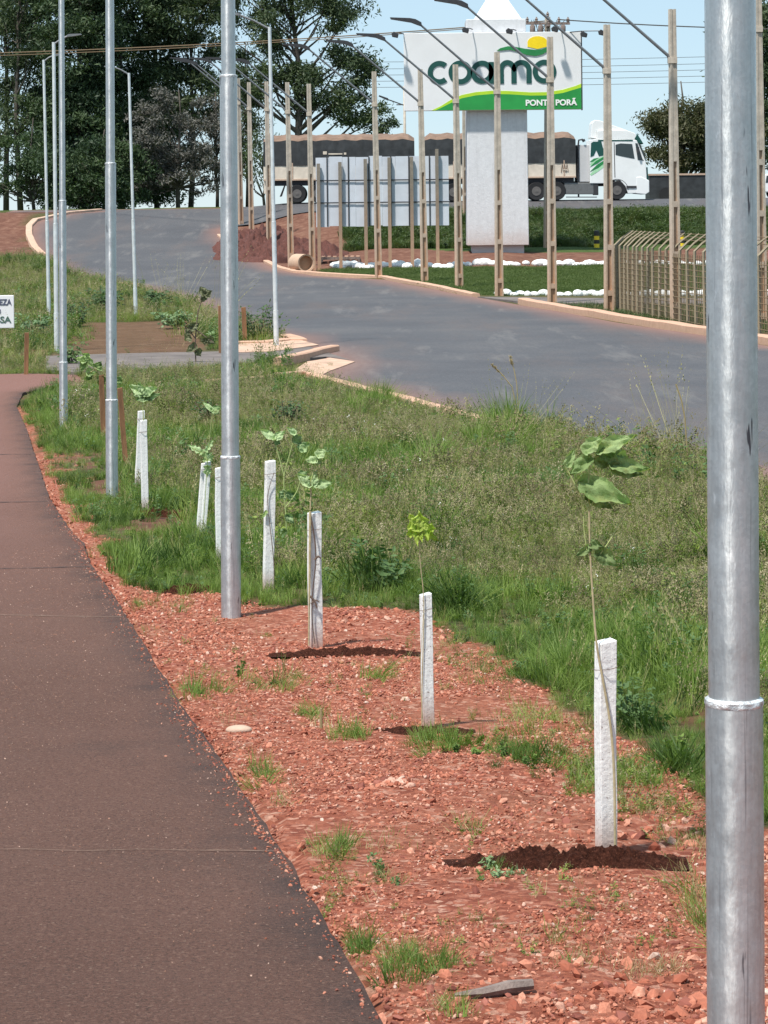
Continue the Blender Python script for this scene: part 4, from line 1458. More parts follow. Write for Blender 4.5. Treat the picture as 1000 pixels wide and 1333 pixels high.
for k in range(9):
    a0 = Vector((rnd.uniform(-1, 1), rnd.uniform(-.2, .2), H - .15))
    b0 = Vector((rnd.uniform(-.8, .8), rnd.uniform(-.2, .2), H - rnd.uniform(.6, 1.0)))
    mid = (a0 + b0) / 2 + Vector((rnd.uniform(-.4, .4), 0, -.35))
    mb.tube([a0, mid, b0], .015, 5)
mb.build('jumper_cable', M['wire'], up)

# small far pole with double lamp arm
b0 = P(528, 262, 152)
r0 = empty('far_street_lamp', b0, 'tiny far street lamp post above the truck tarpaulin, left of the sign', 'street lamp')
Hh = (262 - 112) / (F / 152)
mb = MB()
mb.lathe([(.10, -.6), (.07, Hh)], 8)
mb.build('pole', M['post'], r0, True)
mb = MB()
mb.tube([(0, 0, Hh - 1.2), (-.8, 0, Hh - .9), (-1.1, 0, Hh - .8)], .04, 6)
mb.tube([(-.5, 0, Hh - 1.15), (.4, 0, Hh - 1.15)], .04, 6)
mb.build('arm', M['dark'], r0)
mb = MB()
mb.prism([(-1.0, Hh - .9), (-1.0, Hh - .75), (-1.55, Hh - .55), (-1.6, Hh - .62)], -.15, .15)
mb.build('lamp_head', M['dark'], r0)


# cables
def cable(a, b, sag, r, m, label, group=None, n=24, name='overhead_cable'):
    pts = []
    for i in range(n + 1):
        t = i / n
        p = a.lerp(b, t)
        p.z -= sag * 4 * t * (1 - t)
        pts.append(p)
    mb = MB()
    mb.tube(pts, r, 5)
    o = mb.build(name, m, None, True)
    tag(o, label, 'cable', group)


tp = P(713, 27, 121)
cable(P(-400, 73, 150), tp, .55, .030, M['wirebrown'], 'upper brown overhead cable running left from the utility pole across the trees')
cable(P(-400, 77, 150), tp + Vector((-.5, 0, -.1)), .55, .022, M['wirebrown'], 'lower brown overhead cable just beneath its twin before the trees')
cable(tp + Vector((.6, 0, .05)), P(1300, 34, 118), .3, .030, M['wire'], 'dark overhead cable running right from the utility pole')
for y, w_ in ((75, 'topmost'), (84, 'second from top'), (92, 'middle'), (100, 'second lowest'), (108, 'lowest')):
    cable(P(300, y + 6, 175), P(1300, y - 14, 165), .3, .016, M['wire'], w_ + ' of the five thin grey wires in the sky behind the sign', 'thin parallel wires behind the sign')

# ------------------------------------------------------------------ sign on its column
YS = 118.5
S = F / YS
so = P(648, 325, YS)
so.z = zg(so.x, so.y)
sign = empty('roadside_sign', so, 'tall white column carrying a wide white and green sign panel with a yellow sun', 'sign')
sz0 = P(648, 325, YS).z - so.z      # height of pixel row 325 over the ground


def sx(px):
    return (px - 648) / S


def szz(py):
    return (325 - py) / S + sz0


mb = MB()
mb.box(sx(614), sx(681), -.9, .9, -.5, szz(319))
mb.build('plinth', M['colgrey'], sign)
mb = MB()
mb.frustum(szz(319), szz(27), 79 / S, 2.3, 77 / S, 2.3, cx=sx(648) - .02)
mb.build('column', M['colpaint'], sign, bevel=.03)
mb = MB()
mb.frustum(szz(27), szz(-14), 62 / S, 2.0, 10 / S, .4, cx=sx(650))
mb.build('cap', M['signwhite'], sign, bevel=.03)
PF = -1.55        # front of the panel
mb = MB()
mb.box(sx(528), sx(756), PF, PF + .32, szz(145), szz(45))
mb.build('panel', M['signwhite'], sign, bevel=.02)
mb = MB()
mb.box(sx(756), sx(757.2), PF - .02, PF + .34, szz(146), szz(44.5))
mb.build('panel_edge', M['dark'], sign)


def flat_shape(name, pts, y, m, th=.02):
    mb = MB()
    mb.prism([(sx(a), szz(b)) for a, b in pts], y - th, y)
    return mb.build(name, m, sign)


def ribbon(name, strokes, w, y, m, th=.03, parent=None):
    """letter strokes: polylines in photo pixels, drawn with a round flat pen"""
    mb = MB()
    for st in strokes:
        pts = [Vector((sx(a), szz(b))) for a, b in st]
        L, Rr = [], []
        for i, p in enumerate(pts):
            closed = (pts[0] - pts[-1]).length < 1e-4
            if closed:
                q0 = pts[i - 1] if i > 0 else pts[-2]
                q1 = pts[i + 1] if i < len(pts) - 1 else pts[1]
            else:
                q0, q1 = pts[max(i - 1, 0)], pts[min(i + 1, len(pts) - 1)]
            d = (q1 - q0).normalized()
            n_ = Vector((-d.y, d.x)) * w / 2
            L.append(p + n_)
            Rr.append(p - n_)
        n = len(pts)
        vs = [(p.x, y - th, p.y) for p in L] + [(p.x, y - th, p.y) for p in Rr] + [(p.x, y, p.y) for p in L] + [(p.x, y, p.y) for p in Rr]
        fs = []
        for i in range(n - 1):
            fs += [(i, i + 1, n + i + 1, n + i), (2 * n + i, 3 * n + i, 3 * n + i + 1, 2 * n + i + 1), (i, 2 * n + i, 2 * n + i + 1, i + 1), (n + i, n + i + 1, 3 * n + i + 1, 3 * n + i)]
        fs += [(0, n, 3 * n, 2 * n), (n - 1, 3 * n - 1, 4 * n - 1, 2 * n - 1)]
        mb.add(vs, fs)
    return mb.build(name, m, sign)


def arc(cx, cy, r, a0, a1, n=28, ry=None):
    ry = ry or r
    return [(cx + r * math.cos(R(a0 + (a1 - a0) * i / n)), cy - ry * math.sin(R(a0 + (a1 - a0) * i / n))) for i in range(n + 1)]


W = 6.6 / S
cy = 96
Tg = M['tgreen']
ribbon('letter', [arc(573.5, cy, 11.8, 48, 312)], W, PF, Tg)
ribbon('letter', [arc(600.5, cy, 12.0, 0, 360, 36)], W, PF, Tg)
ribbon('letter', [arc(628.5, cy, 11.6, 0, 360, 36), [(640.2, cy - 13), (640.2, cy + 15)]], W, PF, Tg)
ribbon('letter', [[(653, cy + 15)] + arc(661, cy - 2.5, 8.2, 180, 0, 16, 9.5)[0:] + [(669.2, cy + 15)], [(669.2, cy - 2.5)] + arc(679, cy - 2.5, 9.6, 180, 0, 16, 9.5) + [(688.6, cy + 15)]], W, PF, Tg)
ribbon('letter', [arc(708.5, cy, 12.0, 0, 360, 36)], W, PF, Tg)
# wave at the foot of the panel
wave_top = [(563, 144.5), (575, 139), (588, 131), (602, 125), (620, 121.5), (640, 120), (662, 120.5), (690, 122.5), (712, 122.5), (732, 119.5), (748, 115), (755.5, 112)]
flat_shape('lime_band', wave_top + [(755.5, 144.5)], PF, M['lime'], .015)
flat_shape('green_wave', [(x + (3 if i == 0 else 0), y + 4.2 * min(1, (i + .4) / 2.5)) if 0 < i else (x + 5, 144.5) for i, (x, y) in enumerate(wave_top[:-1])] + [(755.5, 117), (755.5, 144.5)], PF - .016, M['green'], .015)
flat_shape('sun_disc', arc(700, 59, 13, -8, 188, 30, 8.5) + [(687, 64), (700, 67), (713, 64)], PF, M['yellow'], .02)
flat_shape('swoosh', [(647, 69), (652, 65.5), (662, 63), (672, 64), (684, 66.5), (697, 68), (705, 67.5), (713, 64.8), (713, 70), (706, 74), (697, 76), (686, 74.5), (674, 70), (664, 67.5), (656, 68.2)], PF - .021, M['swoosh'], .02)


def text_mesh(body, size_h, width, m, parent, name='lettering', align='CENTER', off=.0, ext=.01):
    cu = bpy.data.curves.new(name, 'FONT')
    cu.body = body
    cu.align_x = align
    cu.extrude = ext
    cu.offset = off
    t = bpy.data.objects.new(name, cu)
    col.objects.link(t)
    bpy.context.view_layer.update()
    me = bpy.data.meshes.new_from_object(t.evaluated_get(bpy.context.evaluated_depsgraph_get()))
    bpy.data.objects.remove(t)
    co = np.array([v.co[:] for v in me.vertices])
    cap = .70
    w0 = co[:, 0].max() - co[:, 0].min()
    co[:, 0] = (co[:, 0] - (co[:, 0].max() + co[:, 0].min()) / 2) * (width / w0)
    co[:, 1] *= size_h / cap
    out = np.stack([co[:, 0], -co[:, 2], co[:, 1]], -1)
    me.vertices.foreach_set('co', out.reshape(-1))
    me.materials.clear()
    me.materials.append(m)
    me.update()
    o = bpy.data.objects.new(name, me)
    col.objects.link(o)
    o.parent = parent
    return o


t = text_mesh('PONTA PORÃ', 7.2 / S, 66 / S, M['twhite'], sign, off=.035)
t.location = (sx(717), PF - .045, szz(139.5))

# floodlights on top of the panel
for px, py, lab in ((517, 48, 'small dark floodlight on an arm off the top left corner of the sign panel'), (607, 43, 'small dark floodlight above the first round letter of the sign panel'), (663, 45, 'small dark floodlight above the middle of the sign panel'),
                    (721, 43, 'small dark floodlight above the yellow sun of the sign panel'), (758, 50, 'small dark floodlight at the top right corner of the sign panel'), (781, 48, 'small dark floodlight at the end of the long arm right of the sign')):
    fl = empty('floodlight', so + Vector((sx(px), PF - .75, szz(py))), lab, 'floodlight', 'floodlights along the top of the sign')
    mb = MB()
    mb.prism([(-.14, -.10), (.13, -.16), (.17, .02), (-.06, .14), (-.17, .05)], -.14, .14)
    mb.build('lamp_housing', M['dark'], fl, bevel=.02)
    mb = MB()
    L = {517: .42, 781: -1.5, 758: -.05}.get(px, .36)
    mb.tube([(0, .05, .08), (L * .6, .35, .10), (L, .8, .08)], .025, 6)
    mb.build('arm', M['dark'], fl)


# ------------------------------------------------------------------ hoarding seen from behind: sheets, thin grid, posts
YB = 111.0
SB = F / YB
c0, c1 = P(411, 206, YB), P(584, 201, YB)
bd = empty('hoarding', Vector(((c0.x + c1.x) / 2, YB, zg((c0.x + c1.x) / 2, YB))), 'white sheet hoarding seen from behind on dark wooden posts, left of the sign column', 'hoarding')
w = c1.x - c0.x
zt = c0.z - bd.location.z + .05
zb = P(411, 295, YB).z - bd.location.z
mb = MB()
nsh = 10
for i in range(nsh):
    x0, x1 = -w / 2 + w * i / nsh, -w / 2 + w * (i + 1) / nsh - .008
    j = rnd.uniform(-.03, .03)
    mb.box(x0, x1, -.01 + (i % 2) * .006, .012 + (i % 2) * .006, zb + j, zt + j)
mb.build('sheeting', M['panelback'], bd)
mb = MB()
for fx in (.085, .245, .40, .565, .70, .855):
    x = -w / 2 + w * fx
    mb.box(x - .026, x + .026, -.05, -.012, zb, zt)
for fz in (.34, .66):
    z = zb + (zt - zb) * fz
    mb.box(-w / 2, w / 2, -.08, -.052, z - .026, z + .026)
mb.build('frame', M['dark'], bd)
for px, pb, pt in ((416, 346, 213), (444, 344, 211), (477, 342, 207), (508, 341, 205), (537, 340, 204), (570, 338, 194)):
    b_, t_ = P(px, pb, YB), P(px, pt, YB)
    x = b_.x - bd.location.x
    mb = MB()
    mb.box(x - .075, x + .075, -.24, -.085, -.3, t_.z - bd.location.z)
    mb.build('post', M['wood'], bd)

# ------------------------------------------------------------------ fence of slim concrete posts with bent tips
fa, fb = G(800, 404), G(1006, 446)
fen = empty('wire_fence', fa, 'wire fence of thin concrete posts with bent tips behind the orange kerb', 'fence')
NF = 23
d = (fb - fa)
tips = []
for i in range(NF):
    t = i / (NF - 1)
    t = t * (.55 + .45 * t)          # wider spacing as it nears
    p = fa + d * t
    z = zg(p.x, p.y) - fa.z
    o_ = Vector((p.x - fa.x, p.y - fa.y, z))
    jx = rnd.uniform(-.03, .03)
    mb = MB()
    pts = [o_ + Vector((0, 0, -.3)), o_ + Vector((jx, 0, 1.95)), o_ + Vector((.20 + jx, 0, 2.15)), o_ + Vector((.50 + jx, -.1, 2.38))]
    mb.tube(pts, [.048, .042, .032, .020], 4)
    mb.build('post', M['fpost'], fen)
    tips.append((o_, jx))
mb = MB()
for z in [k * .15 + .1 for k in range(12)]:
    for (a, ja), (b, jb) in zip(tips[:-1], tips[1:]):
        mb.tube([a + Vector((0, -.05, z)), b + Vector((0, -.05, z))], .011, 4, cap=False)
for q in (.35, .7, 1.0):
    for (a, ja), (b, jb) in zip(tips[:-1], tips[1:]):
        off = Vector((.2 + .3 * q, -.1 * q, 2.12 + .24 * q))
        mb.tube([a + off, b + off], .009, 4, cap=False)
for (a, ja), (b, jb) in zip(tips[:-1], tips[1:]):
    for q in (.2, .4, .6, .8):
        c = a.lerp(b, q)
        mb.tube([c + Vector((0, -.05, 0)), c + Vector((0, -.05, 1.85))], .010, 4, cap=False)
mb.build('wire', M['wirebrown'], fen)
mb = MB()
g = G(831, 408)
t = P(824, 337, g.y)
mb.tube([Vector((0, 0, -.2)), t - g], [.10, .085], 4)
o = mb.build('leaning_post', M['kerb'])
o.location = g
o.name = 'fence_brace_post'
tag(o, 'pale leaning concrete strut inside the wire fence', 'fence post')

# ------------------------------------------------------------------ bollards, white stones, pipe, pallet, dirt heap
for px, lab in ((777, 'yellow and black striped bollard left of the concrete post at the fence end'), (888, 'yellow and black striped bollard beside the kerb post nearest the big steel post'), (995, 'yellow and black striped bollard at the right edge of the frame')):
    g = P(px, 326, 120)
    g.z = zg(g.x, 120)
    r = empty('bollard', g, lab, 'bollard', 'striped bollards at the foot of the bank')
    top = P(px, 302, 120).z - g.z
    mb = MB()
    n = 4
    for i in range(n):
        z0 = top * i / n
        mb.lathe([(.13, z0), (.13, z0 + top / n)], 12, mi=i % 2)
    mb.build('stripes', [M['byellow'], M['black']], r, True)
    mb = MB()
    mb.lathe([(.135, top - .01), (.12, top + .05), (.05, top + .08)], 12)
    mb.build('cap', M['black'], r, True)

rocks = [rock_mesh('border_stone', 60 + i, M['wstone'], .72, .19) for i in range(5)]
used = []
spots = []
x = 437
while x < 1003:
    thick = x < 590
    for q in range(2 if thick else 1):
        spots.append((x + rnd.uniform(-2, 2), 348 + rnd.uniform(-3.5, 2.5) if thick else 345.5 + rnd.uniform(-1, 1), rnd.uniform(.8, 1.5), 0))
    x += rnd.uniform(5.5, 9.0) if thick else rnd.uniform(6, 13)
x = 648
while x < 1003:
    spots.append((x, 384.5 + rnd.uniform(-.8, .8), rnd.uniform(.65, 1.15), 1))
    x += rnd.uniform(6.5, 12)
spots.sort(key=lambda q: (q[3], q[0]))
rown = [0, 0]
for i, (px, py, sc, row) in enumerate(spots):
    g = G(px, py)
    rown[row] += 1
    nth = rown[row]
    nth = '%d%s' % (nth, 'th' if 10 < nth % 100 < 14 else {1: 'st', 2: 'nd', 3: 'rd'}.get(nth % 10, 'th'))
    if i < 5:
        o = rocks[i]
    else:
        o = rocks[i % 5].copy()
        col.objects.link(o)
    o.location = g + Vector((0, 0, .05 * sc))
    o.scale = (sc * rnd.uniform(.8, 1.5), sc, sc * rnd.uniform(.8, 1.2))
    o.rotation_euler = (0, 0, rnd.uniform(0, 6))
    if row == 0:
        tag(o, nth + ' white painted stone from the left in the border at the back of the lawn', 'painted stone', 'white stones along the back of the lawn')
    else:
        tag(o, nth + ' white painted stone from the left in the border at the front of the lawn', 'painted stone', 'white stones along the front of the lawn')

g = G(399, 355)
pipe = empty('drain_pipe', g, 'short dusty concrete drain pipe lying by the dirt heap', 'pipe', rot=(0, 0, .40))
mb = MB()
n = 28
prof = [(.40, 0), (.40, 1.2), (.33, 1.2), (.33, .02)]
vs = []
for r_, y_ in prof:
    for k in range(n):
        t = 2 * math.pi * k / n
        vs.append((r_ * math.cos(t), y_, .42 + r_ * math.sin(t)))
fs = []
for i in range(4):
    for k in range(n):
        fs.append((i * n + k, i * n + (k + 1) % n, ((i + 1) % 4) * n + (k + 1) % n, ((i + 1) % 4) * n + k))
mb.add(vs, fs)
mb.build('barrel', M['post'], pipe, True)
mb = MB()
mb.lathe([(.325, .25), (.325, .3)], n, axis='Y', c=(0, 0, .42))
mb.build('silt_plug', M['recess'], pipe)

g = G(444, 341)
pal = empty('wooden_pallet', g, 'low weathered wooden pallet behind the pipe, under the hoarding', 'pallet')
mb = MB()
for k in range(7):
    mb.box(-.9 + k * .27, -.9 + k * .27 + .16, -.5, .5, .24, .28)
mb.build('top_slats', M['kerb'], pal)
mb = MB()
for y in (-.46, 0, .46):
    mb.box(-.93, .91, y - .04, y + .04, .12, .236)
mb.build('bearer', M['graywood'], pal)
for k in (-.9, 0, .85):
    mb = MB()
    mb.box(k - .05, k + .05, -.5, .5, 0, .118)
    mb.build('skid', M['graywood'], pal)


def mound(name, cx, cy, rx, ry, h, m, label, cat='soil mound', rot=0, n=60, lump=.5, sunk=.03, seed=0, freq=None):
    mb = MB()
    ny_ = max(14, int(n * min(1, ry / rx)))
    for j in range(ny_ + 1):
        for i in range(n + 1):
            a, b = i / n * 2 - 1, j / ny_ * 2 - 1
            rr = math.sqrt(a * a + b * b)
            e = max(0, 1 - rr * rr) ** .8
            x, y = a * rx, b * ry
            fq = freq or 5 / max(rx, .3)
            nz = noise.fractal(Vector((x * fq + seed, y * fq, seed)), .8, 2.1, 6)
            z = h * e * (1 + lump * nz) + h * .25 * nz * (e > 0)
            xr, yr = x * math.cos(rot) - y * math.sin(rot), x * math.sin(rot) + y * math.cos(rot)
            X, Y = cx + xr, cy + yr
            mb.v.append((X, Y, zg(X, Y) - sunk + max(z, 0)))
    for j in range(ny_):
        for i in range(n):
            q = j * (n + 1) + i
            mb.f.append((q, q + 1, q + n + 2, q + n + 1))
    mb.m = [0] * len(mb.f)
    o = mb.build(name, m, None, True)
    tag(o, label, cat)
    return o


mound('dirt_heap', -5.1, 119.5, 3.4, 3.6, .92, M['redsoil'], 'dark red dirt heap behind the pipe and left of the hoarding', 'dirt heap', n=80, lump=.35, sunk=.12)
mound('dirt_ridge', -6.4, 125.0, 2.4, 5.5, .9, M['redsoil'], 'small red dirt ridge at the kerb bend beside the farthest posts', 'dirt heap', n=60, lump=.3, sunk=.12, seed=4)

for (xa, xb, py, hh, lab, sd) in ((578, 900, 1124, .040, 'dark turned soil ridge at the foot of the nearest stake', 1), (350, 550, 850, .026, 'dark turned soil ridge by the stake right of the gravel lamp post', 2), (470, 620, 952, .018, 'low brown soil ridge at the foot of the thin short stake', 3),
                                  (165, 245, 672, .05, 'brown soil ring under the twin white stakes', 4), (210, 285, 770, .04, 'low dark clods where gravel meets grass left of the gravel lamp post', 6)):
    a, b = G(xa, py), G(xb, py + 3)
    mound('soil_mound', (a.x + b.x) / 2, (a.y + b.y) / 2 + .02, (b.x - a.x) / 2, (.085 if py > 960 else .07) if py > 840 else .12, hh, M['soil'], lab, seed=sd * 3.3, lump=.55, n=150, sunk=.004, freq=26)


# ------------------------------------------------------------------ stakes and saplings
def stake(pb, pt, wpx, label, yaw=.35, mname='white', depth=1.0, y=None, twin=False, group=None, name='wooden_stake'):
    b = G(*pb)
    if y:
        b = P(pb[0], pb[1], y)
    Y = b.y
    t = P(pt[0], pt[1], Y)
    root = empty(name, b, label, 'stake', group)
    lean_to(root, b, t)
    L = (t - b).length
    w = wpx * Y / F / (math.cos(yaw) + .55 * math.sin(yaw))
    mb = MB()
    segs = 7
    for i in range(segs + 1):
        z = -.06 + (L + .06) * i / segs
        q = w * (1 + .05 * noise.noise(Vector((z * 3, pb[0], 0))))
        for a_, b_ in ((-.5, -.5 * depth), (.5, -.5 * depth), (.5, .5 * depth), (-.5, .5 * depth)):
            mb.v.append((a_ * q + .004 * noise.noise(Vector((z * 4, 3, pb[0]))), b_ * q, z if i < segs else z + a_ * .008))
    for i in range(segs):
        for k in range(4):
            mb.f.append((i * 4 + k, i * 4 + (k + 1) % 4, i * 4 + 4 + (k + 1) % 4, i * 4 + 4 + k))
    mb.f += [(3, 2, 1, 0), tuple(segs * 4 + k for k in range(4))]
    mb.m = [0] * len(mb.f)
    o = mb.build('shaft', M[mname], root, bevel=.002)
    o.rotation_euler = (0, 0, yaw)
    zz = L * rnd.uniform(.84, .9)
    if mname == 'white':
        c = MB()
        c.tube([(math.cos(k * math.pi / 6) * w * .76, math.sin(k * math.pi / 6) * w * .76, zz + .002 * k) for k in range(13)], .0009 * max(1, Y / 10), 5)
        c.build('tie_wire', M['twig'], root)
    return b, t


def leaf(mb, b, t, w, nrm, curl=.18, droop=.15, lobes=0, tone=.5, nu=16, nv=5):
    """broad leaf blade from base b to tip t"""
    b, t = Vector(b), Vector(t)
    d = t - b
    L = d.length
    d.normalize()
    nrm = Vector(nrm)
    side = d.cross(nrm).normalized()
    up = side.cross(d).normalized()
    vs = []
    for i in range(nu + 1):
        u = i / nu
        wid = w * .5 * (math.sin(math.pi * min(1, u ** .60)) ** .7 if 0 < u < 1 else 0) * (1 + .12 * math.sin(11 * u + 40 * w))
        for j in range(-nv, nv + 1):
            s = j / nv
            ser = 1 + .07 * math.sin(u * 60) * (abs(s) == 1)
            if lobes:
                ser *= 1 + .35 * math.sin(u * math.pi * lobes) * abs(s)
            rib = .035 * w * math.cos((u * 6 - abs(s) * 1.3) * 6.283)
            h = curl * w * s * s - droop * L * u * u + rib + .10 * w * math.sin(5 * u + 4 * s + 90 * w) + .05 * w * math.sin(13 * u - 7 * s)
            vs.append(b + d * (u * L - .10 * w * abs(s)) + side * (s * wid * ser) - up * (-h if False else -h))
    m = 2 * nv + 1
    fs = [(i * m + j, i * m + j + 1, (i + 1) * m + j + 1, (i + 1) * m + j) for i in range(nu) for j in range(m - 1)]
    mb.add(vs, fs, 0, tone)


def sapling(Y, stems, leaves, label, mname='leaf', stem_m='stemg', name='sapling', base=None, seed=0):
    """stems: (polyline in photo pixels, radius m, material); leaves: (base px, tip px, width px, up-tilt, tone)"""
    rr = random.Random(seed)
    origin = base or P(stems[0][0][0][0], stems[0][0][0][1], Y)
    root = empty(name, origin, label, 'sapling')
    for st in stems:
        pts, r = st[0], st[1]
        m = M[st[2]] if len(st) > 2 else M[stem_m]
        off = st[3] if len(st) > 3 else 0
        mb = MB()
        w = [P(a, b, Y + off) - origin for a, b in pts]
        # soften the polyline
        q = [w[0]]
        for a, b in zip(w[:-1], w[1:]):
            q += [a.lerp(b, .33), a.lerp(b, .67), b]
        for _ in range(2):
            q = [q[0]] + [(q[i - 1] + q[i] * 2 + q[i + 1]) / 4 for i in range(1, len(q) - 1)] + [q[-1]]
        r *= 1.0 if st is stems[0] else 1.5
        mb.tube(q, [r * (1 - .4 * i / (len(q) - 1)) for i in range(len(q))], 7)
        mb.build('stem' if st is stems[0] else 'branch', m, root, True)
    for lf in leaves:
        b, t, w, up, tone = lf[:5]  # tone paints light too: pale for sunlit tops, near black for shaded undersides
        dep = lf[5] if len(lf) > 5 else rr.uniform(-.02, .02)
        mb = MB()
        b3 = P(b[0], b[1], Y) - origin
        t3 = P(t[0], t[1], Y + dep) - origin
        leaf(mb, b3, t3, w * Y / F, (rr.uniform(-.25, .25), -math.cos(R(up * .62)), math.sin(R(up * .62))), tone=tone, lobes=lf[6] if len(lf) > 6 else 0, droop=lf[7] if len(lf) > 7 else .12)
        mb.build('leaf', M[mname], root, True)
    return root


# nearest
b, t = stake((789, 1113), (788, 834), 25, 'nearest and thickest white painted stake, set in the dark soil ridge', .30)
Y1 = b.y
sapling(Y1 - .035, [([(801, 1100), (800, 1000), (795, 940), (784, 880), (776, 838), (772, 780), (768, 720), (767, 664)], .0042, 'stem'),
                    ([(767, 664), (752, 638), (737, 608)], .0021), ([(767, 664), (765, 632), (769, 598)], .0021), ([(769, 598), (764, 589)], .0014), ([(769, 598), (782, 592)], .0014),
                    ([(768, 662), (776, 645), (790, 632)], .0016), ([(778, 726), (797, 700), (814, 667)], .0014), ([(764, 716), (760, 690), (760, 672)], .0012), ([(769, 724), (778, 726)], .0014)],
        [((762, 589), (786, 566), 21, 62, .95, -.02, 0, .05), ((776, 588), (830, 566), 22, 60, .95, -.03, 0, .0), ((738, 607), (748, 583), 13, 40, .9, 0, 0, .05), ((768, 596), (741, 618), 20, 40, .35, -.03),
         ((779, 590), (818, 600), 20, 25, .15, .03), ((772, 598), (800, 606), 17, 15, .05, .04), ((794, 605), (848, 611), 21, 50, .45, -.02, 0, .02), ((794, 608), (842, 618), 20, 10, .0, .03), ((755, 628), (824, 657), 34, 48, .5, -.03, 0, .05),
         ((762, 640), (800, 664), 20, 10, .0, .03), ((776, 717), (806, 738), 22, 20, .0, -.01), ((769, 712), (749, 724), 12, 25, .0), ((768, 708), (786, 712), 14, 25, .05), ((800, 592), (822, 598), 18, 30, .2, .05)],
        'tallest sapling with broad wind-blown leaves, tied to the nearest stake', seed=1)
# second: short stake with lime leaf
b, t = stake((558, 944), (554, 773), 15, 'short thin white stake, second nearest, with a lime green sapling above', .25)
sapling(b.y - .03, [([(549, 950), (550, 860), (553, 780), (547, 735), (546, 705), (548, 690)], .0022, 'stem'), ([(551, 940), (546, 880), (551, 800)], .0010, 'stem')],
        [((548, 692), (528, 694), 30, 40, .8, 0, 5, .4), ((546, 690), (546, 664), 22, 30, .95, 0, 4, .1), ((548, 690), (568, 686), 26, 40, .4, 0, 5, .3), ((546, 692), (532, 668), 18, 40, .9, 0, 5, .1), ((548, 692), (572, 702), 14, 35, .3, 0, 5, .3)],
        'small sapling with ragged lime green leaves above the short thin stake', 'lime_leaf', seed=2)
# third
b, t = stake((411, 842), (409, 667), 17, 'white stake with a brown twig wound down its face, right of the gravel lamp post', .35)
sapling(b.y - .05, [([(404, 664), (405, 640), (404, 628)], .0040, 'stem'), ([(404, 668), (410, 700), (412, 730), (408, 760), (405, 800), (410, 838)], .0026, 'twig'), ([(404, 628), (410, 608), (414, 592)], .0020), ([(410, 729), (414, 723), (418, 727)], .004, 'twig'), ([(404, 776), (410, 782), (413, 792)], .004, 'twig'), ([(405, 786), (411, 780), (416, 784)], .003, 'twig'),
                    ([(404, 666), (403, 760), (402, 840)], .0045, 'stem')],
        [((405, 632), (386, 616), 15, 45, .9), ((406, 634), (412, 612), 14, 50, .8), ((408, 632), (436, 628), 13, 45, .4), ((412, 600), (396, 598), 12, 55, .95), ((414, 594), (426, 584), 14, 55, .9), ((412, 598), (420, 604), 10, 30, .3),
         ((404, 628), (390, 628), 10, 25, .1)],
        'sapling with pale folded leaves on the stake right of the gravel lamp post', 'blue_leaf', seed=3)
# fourth
b, t = stake((349, 770), (352, 600), 13.5, 'white stake standing at the edge of the grass with a dark vine up its face', .3)
sapling(b.y - .04, [([(357, 768), (357, 730), (352, 690), (348, 650), (350, 635), (357, 615)], .0028, 'twig')], [((348, 665), (340, 676), 5, 30, .8)], 'thin dark vine climbing the stake at the edge of the grass', seed=4)
g = G(374, 722)
sapling(g.y, [([(374, 722), (372, 660), (368, 620), (378, 590), (384, 565)], .0045, 'stemg'), ([(370, 620), (362, 590), (356, 572)], .003, 'stemg'), ([(372, 660), (388, 640), (392, 620)], .003, 'stemg')],
        [((358, 572), (338, 558), 12, 60, .95), ((358, 572), (372, 560), 11, 60, .9), ((358, 574), (366, 578), 9, 20, .2), ((384, 565), (374, 556), 10, 60, .9), ((384, 567), (392, 580), 14, 20, .2), ((390, 586), (404, 576), 16, 40, .4), ((374, 640), (386, 652), 11, 20, .1),
         ((372, 640), (362, 650), 11, 20, .1), ((373, 670), (383, 682), 10, 20, 0), ((372, 690), (362, 698), 10, 20, .0), ((390, 620), (402, 614), 12, 40, .3)],
        'bushy sapling with pale top leaves growing in grass behind the vine-wrapped stake', 'blue_leaf', seed=5)
# fifth: thin, just left of the gravel lamp post
stake((285, 738), (284, 609), 8, 'thin white stake peeping out left of the gravel lamp post', .2)
# sixth: twin leaning slats
stake((258, 704), (266, 603), 7.5, 'left slat of the leaning pair of white stakes', .2, group='leaning pair of white stakes')
b, t = stake((264, 705), (271, 601), 7.5, 'right slat of the leaning pair of white stakes', .2, group='leaning pair of white stakes')
sapling(b.y - .05, [([(263, 703), (268, 640), (270, 600), (274, 560), (276, 536)], .0026, 'stemg'), ([(270, 600), (262, 588), (250, 583)], .002)],
        [((276, 535), (264, 522), 8, 60, .8), ((276, 536), (290, 528), 11, 50, .4), ((270, 600), (268, 582), 10, 40, .95, 0, 5), ((264, 590), (244, 578), 9, 50, .9, 0, 7), ((268, 588), (278, 572), 7, 50, .9, 0, 7), ((272, 590), (276, 602), 8, 30, .6, 0, 5), ((262, 590), (254, 584), 8, 40, .9, 0, 5), ((270, 606), (270, 622), 10, 20, .9, 0, 4)],
        'sapling with feathery pale leaves over the leaning pair of stakes', 'blue_leaf', seed=6)
# seventh
stake((180, 638), (184, 535), 9, 'shorter left slat of the twin white stakes near the slim lamp post', .25)
b, t = stake((189, 668), (187, 547), 9, 'right slat of the twin white stakes, reaching the brown soil ring', .25)
sapling(b.y - .02, [([(187, 548), (186, 530), (185, 516)], .0045, 'stemg')],
        [((185, 514), (168, 500), 15, 55, .95), ((186, 512), (180, 497), 12, 55, .8), ((186, 514), (206, 504), 14, 50, .7), ((186, 516), (198, 520), 14, 20, .2), ((186, 516), (176, 522), 12, 25, .2), ((188, 520), (210, 512), 10, 30, .1)],
        'sapling with pale green leaves topping the twin white stakes', 'blue_leaf', seed=7)
